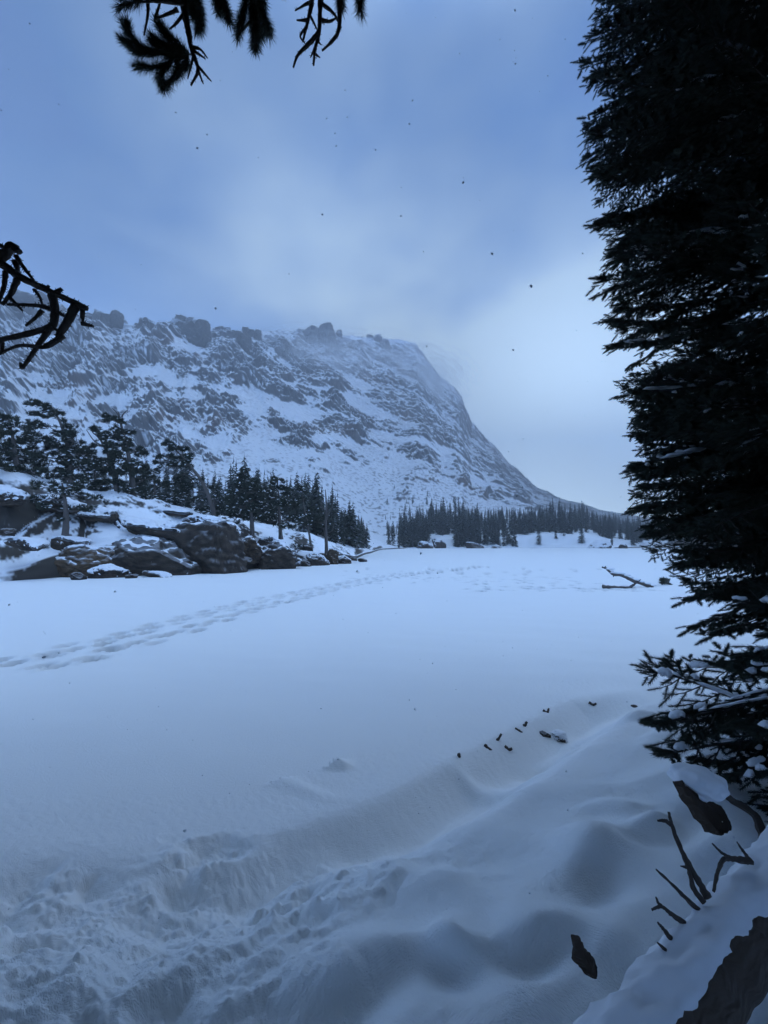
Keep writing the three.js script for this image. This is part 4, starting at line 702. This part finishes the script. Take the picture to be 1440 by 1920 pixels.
// ---------------------------------------------------------------- fallen log, bits of wood, driftwood
M.rotWood = mat(0.085, 0.062, 0.046, { bumpMap: barkBump, bumpScale: 0.03 });
{
  const o = LOG_A.clone().lerp(LOG_B, 0.5), t = thing('fallen_log', 'snow topped fallen log with broken branch stubs at the lower right corner', 'log', o);
  const ax = LOG_B.clone().sub(LOG_A), n = ax.clone().normalize(), right = V(-n.z, 0, n.x).normalize().multiplyScalar(-0.062), pts = []; for (let i = 0; i <= 110; i++) pts.push(LOG_A.clone().addScaledVector(ax, -0.35 + 1.6 * i / 110).sub(o).add(right).add(V(0.02 * nz(i * 0.12, 1), 0.02 * nz(i * 0.1, 5) - 0.07, 0)));
  mesh('trunk', tube(pts, pts.map((_, i) => 0.088 + 0.016 * nz(i * 0.17, 3)), 30, 0.08, 4), M.rotWood, t);
  // the snow that lies along it
  const S = 26, pos = [], idx = [], side = V(-n.z, 0, n.x).normalize(), N = 90;
  for (let i = 0; i <= N; i++) { const c = LOG_A.clone().addScaledVector(ax, -0.35 + 1.6 * i / N).sub(o); for (let s = 0; s < S; s++) { const a = s / S * 6.283, ca = Math.cos(a), sa = Math.sin(a), w = 0.084 + 0.03 * nz(i * 0.14, ca * 1.5, sa * 1.5) + 0.014 * nz(i * 0.5, ca * 4, sa * 4) + 0.004 * nz(i * 2, ca * 9, sa * 9), p = c.clone().addScaledVector(side, ca * w + (sa < 0 ? 0.02 : 0)); p.y += (sa > -0.1 ? Math.max(0, sa + 0.1) * w * 0.75 : (sa + 0.1) * 0.04 * (ca > 0.2 ? 1 : 4)) - 0.01; pos.push(p.x, p.y, p.z); } }
  for (let i = 0; i < N; i++) for (let s = 0; s < S; s++) { const a = i * S + s, b = i * S + (s + 1) % S; idx.push(a, b, a + S, b, b + S, a + S); }
  mesh('snow', geo(pos, idx), M.padSnow, t);
  twigs([
    [6.5, [1328, 1684, 1.80], [1302, 1640, 1.84], [1276, 1590, 1.9], [1259, 1545, 1.95], [1254, 1522, 1.97]], [4.5, [1258, 1545, 1.95], [1246, 1539, 1.95], [1233, 1539, 1.95]], [5.5, [1320, 1692, 1.79], [1302, 1668, 1.81], [1291, 1630, 1.85], [1279, 1602, 1.88]], [2.5, [1286, 1626, 1.85], [1276, 1624, 1.85]],
    [4.5, [1316, 1712, 1.77], [1284, 1682, 1.79], [1256, 1654, 1.82], [1230, 1630, 1.84]], [5, [1288, 1734, 1.73], [1262, 1716, 1.74], [1240, 1700, 1.76], [1222, 1706, 1.76]], [3.5, [1240, 1700, 1.76], [1234, 1692, 1.76], [1230, 1682, 1.76]], [4.5, [1258, 1760, 1.69], [1244, 1742, 1.7], [1233, 1729, 1.71]], [3.5, [1248, 1782, 1.66], [1232, 1767, 1.67]],
    [6, [1408, 1614, 1.9], [1384, 1612, 1.9], [1360, 1610, 1.9], [1346, 1634, 1.86], [1338, 1672, 1.82]], [3.5, [1372, 1610, 1.9], [1352, 1598, 1.9], [1335, 1581, 1.92]], [3.5, [1404, 1610, 1.9], [1392, 1594, 1.92], [1382, 1579, 1.92]],
  ], 1.8, t, o, { seed: 17, taper: 0.35, spread: 0, rough: 0.28 }).forEach(([g]) => mesh('branch_stub', g, M.deadWood, t));
}
function plate(outline, depth, thick, tiltX, turnY, name, label, category, m) { // a broken slab of bark or rock: outline with bevelled edges, roughened
  const c = outline.reduce((a, [x, y]) => [a[0] + x / outline.length, a[1] + y / outline.length], [0, 0]), k = depth / FPX, sh = new THREE.Shape(spline([...outline, outline[0]].map(([x, y]) => V((x - c[0]) * k, (c[1] - y) * k, 0)), 64).slice(0, 64).map((p, i) => new THREE.Vector2(p.x + 0.004 * nz(i * 0.9, thick * 99), p.y + 0.004 * nz(i * 0.9, 5, thick * 99))));
  const g = new THREE.ExtrudeGeometry(sh, { depth: thick, bevelEnabled: true, bevelSize: 0.006, bevelThickness: 0.012, bevelSegments: 2, steps: 2 }); g.translate(0, 0, -thick / 2);
  const p = g.getAttribute('position'); for (let i = 0; i < p.count; i++) { const x = p.getX(i), y = p.getY(i), z = p.getZ(i); p.setXYZ(i, x + 0.012 * nz(x * 60, y * 60, z * 20), y + 0.012 * nz(x * 60 + 4, y * 60, z * 20), z + 0.02 * nz(x * 25, y * 25, z * 25)); } g.computeVertexNormals();
  const t = thing(name, label, category, at(c[0], c[1], depth)); const q = mesh(category === 'bark' ? 'bark_slab' : 'slab', g, m, t); q.rotation.set(tiltX, turnY, 0); return t;
}
M.brownBark = mat(0.042, 0.026, 0.016, { bumpMap: barkBump, bumpScale: 0.01 });
{
  const t = plate([[1281, 1473], [1285, 1482], [1299, 1490], [1307, 1503], [1318, 1508], [1331, 1506], [1345, 1516], [1350, 1530], [1352, 1543], [1340, 1549], [1324, 1549], [1311, 1536], [1299, 1517], [1287, 1495]], 2.32, 0.05, -0.5, 0.2, 'bark_chunk', 'brown broken chunk of bark poking out under a snow cushion', 'bark', M.brownBark);
  const g = new THREE.IcosahedronGeometry(1, 14), p = g.getAttribute('position'); for (let i = 0; i < p.count; i++) { const x = p.getX(i), y = p.getY(i), z = p.getZ(i), k = 1 + 0.18 * nz(x * 2, y * 2, z * 2 + 4); p.setXYZ(i, x * 0.13 * k + y * -0.02, y * 0.075 * k, z * 0.13 * k); } g.computeVertexNormals();
  const s = mesh('snow_cushion', g, M.padSnow, t); s.position.set(0.055, 0.075, -0.10);
}
plate([[1083, 1767], [1087, 1780], [1095, 1790], [1100, 1797], [1109, 1800], [1107, 1812], [1101, 1818], [1094, 1808], [1086, 1792]], 1.66, 0.025, -0.35, 0.5, 'bark_chip', 'small dark bark chip stuck upright in the foreground snow', 'bark', M.brownBark);
for (const [label, w, pts] of [
  ['short thick twig stub lying in the trench nearest the lake end', 5, [[908, 1398], [916, 1404], [928, 1413]]], ['curved twig lying in the trench above the thick stub', 4, [[920, 1392], [932, 1388], [938, 1380], [940, 1376]]], ['forked twig in the middle of the trench', 4, [[966, 1366], [974, 1371], [979, 1374]]], ['dark knob of wood beside the forked twig', 5, [[976, 1364], [984, 1360], [988, 1353]]],
  ['tiny upright twig at the upper end of the trench', 4, [[1018, 1332], [1026, 1336], [1029, 1328]]], ['small black stub at the lower end of the trench', 5, [[860, 1414], [862, 1420]]], ['short stub in a little hollow right of the trench', 5, [[946, 1400], [954, 1406], [960, 1403]]], ['tiny twig alone on the bank above the trench', 3.5, [[1104, 1317], [1112, 1321], [1118, 1319]]],
  ['curled bark coloured root sticking out of a snow mound', 7, [[1182, 1330], [1190, 1325], [1198, 1332], [1203, 1326]]], ['dark stub lying in the snow under the young spruce', 6, [[1306, 1380], [1316, 1384], [1324, 1388]]],
]) {
  const dep = hitGround(pts[1][0], pts[1][1]), o = at(pts[0][0], pts[0][1], dep), t = thing('twig', label, 'twig', o);
  twigs([[w * 0.72, ...pts.map((p, i) => [...p, dep - 0.03 + 0.03 * (i === 0)])]], dep, t, o, { seed: w + pts[0][0], taper: 0.6, rough: 0.3 }).forEach(([g]) => mesh('stick', g, M.deadWood, t));
}
{
  const q = rockShape(71, 0.2, 0.12, 0.16, { detail: 12, snowAt: 0.1, thick: 0.02, tone: 0.06 }), p = at(1048, 1386, hitGround(1048, 1386)); p.y += 0.01;
  const t = thing('stone', 'snow covered stone beside the hollow right of the trench', 'stone', p); mesh('rock_face', q.rock, M.rock, t); mesh('snow_cap', q.snow, M.padSnow, t);
  const q2 = rockShape(72, 0.16, 0.09, 0.1, { detail: 10, snowAt: 0.6, thick: 0.01, tone: 0.025 }), p2 = at(1020, 1379, hitGround(1020, 1379)); p2.y += 0.01;
  const t2 = thing('stone', 'dark stone in the hollow above the trench', 'stone', p2); mesh('rock_face', q2.rock, M.rock, t2);
}
{
  const D = 2.3, o = at(1436, 1592, D), t = thing('bent_branch', 'dark bent branch arching over the snow behind the log', 'branch', o);
  twigs([[5, [1345, 1480, 2.35], [1372, 1500, 2.32], [1414, 1528, 2.28], [1428, 1560, 2.22], [1436, 1592, 2.15], [1446, 1620, 2.1]]], D, t, o, { seed: 3, taper: 1.6 }).forEach(([g]) => mesh('stick', g, M.deadWood, t));
}
{ // driftwood out on the ice
  const D = 22.6, o = at(1180, 1102, D); o.y = 0; const t = thing('driftwood_log', 'forked driftwood log frozen into the lake on the right', 'log', o);
  const [a, b, c] = twigs([[3.4, [1224, 1101], [1190, 1090], [1166, 1079], [1150, 1077], [1138, 1067], [1129, 1063]], [3.6, [1130, 1100], [1150, 1101], [1182, 1101]], [2.6, [1182, 1101], [1190, 1095], [1196, 1090]]], D, t, o, { seed: 6, taper: 0.45, rough: 0.25, spread: 0.6 });
  for (const g of [a, b, c]) mesh('limb', g[0], M.greyBark, t);
  twigs([[1.6, [1151, 1077], [1150, 1082]], [1.6, [1134, 1066], [1136, 1061]], [1.6, [1198, 1090], [1201, 1086]], [1.8, [1218, 1100], [1226, 1104]]], D, t, o, { seed: 8 }).forEach(([g]) => mesh('stub', g, M.greyBark, t));
  const pads = a[1].filter((_, i) => i % 2 === 0).map((p, i) => M4().compose(p.clone().add(V(0.05, 0.10, 0)), new THREE.Quaternion(), V(0.2 + 0.08 * Math.sin(i * 3), 0.055, 0.1)));
  instanced('snow', pad, M.padSnow, pads.slice(0, 12), t, 'stuff');
}
{
  const D = 24, o = at(1252, 1098, D); o.y = 0; const t = thing('shrub', 'dark snowy shrub on the ice right of the driftwood', 'shrub', o), r = rng(5), mats = [], snow = [], st = [];
  for (let i = 0; i < 9; i++) { const p = V((r() - 0.5) * 0.9, 0.08 + 0.22 * r(), (r() - 0.5) * 0.5); st.push(tube([V(0.35, -0.05, 0), p.clone().multiplyScalar(0.5), p], [0.02, 0.014, 0.006], 4)); for (let q = 0; q < 4; q++) mats.push(along(p.clone().add(V((r() - 0.5) * 0.25, (r() - 0.5) * 0.1, (r() - 0.5) * 0.2)), V(-0.8, 0.4 * r(), r() - 0.5), 0.45 + 0.3 * r(), r() * 6)); }
  mesh('stems', mergeGeometries(st), M.bark, t, 'stuff'); instanced('foliage', tuft, M.pineNeedles, mats, t, 'stuff');
}
{ // snow in the air
  const r = rng(99), mats = [], flake = (() => { const g = []; for (let i = 0; i < 5; i++) { const q = new THREE.IcosahedronGeometry(0.5 + 0.3 * r(), 0); q.translate((r() - 0.5) * 1.1, (r() - 0.5) * 1.1, (r() - 0.5) * 1.1); g.push(q); } return mergeGeometries(g); })();
  for (let i = 0; i < 900; i++) { const d = 0.9 + 4.5 * r(), p = at(-100 + 1640 * r(), -60 + 1800 * r(), d); if (p.y < groundY(p.x, p.z) + 0.1) continue; mats.push(M4().compose(p, new THREE.Quaternion().setFromEuler(new THREE.Euler(r() * 6, r() * 6, r() * 6)), V(1, 0.6 + 0.6 * r(), 0.8).multiplyScalar(0.0022 + 0.0042 * Math.pow(r(), 4)))); }
  const s = instanced('falling_snow', flake, M.padSnow, mats, scene, 'stuff'); s.userData.label = 'falling snowflakes drifting in the air before the sky'; s.userData.category = 'snow';
}

const renderer = new THREE.WebGLRenderer();
renderer.toneMapping = THREE.LinearToneMapping; renderer.toneMappingExposure = EXPOSURE;
renderer.shadowMap.enabled = true;
renderer.render(scene, camera);
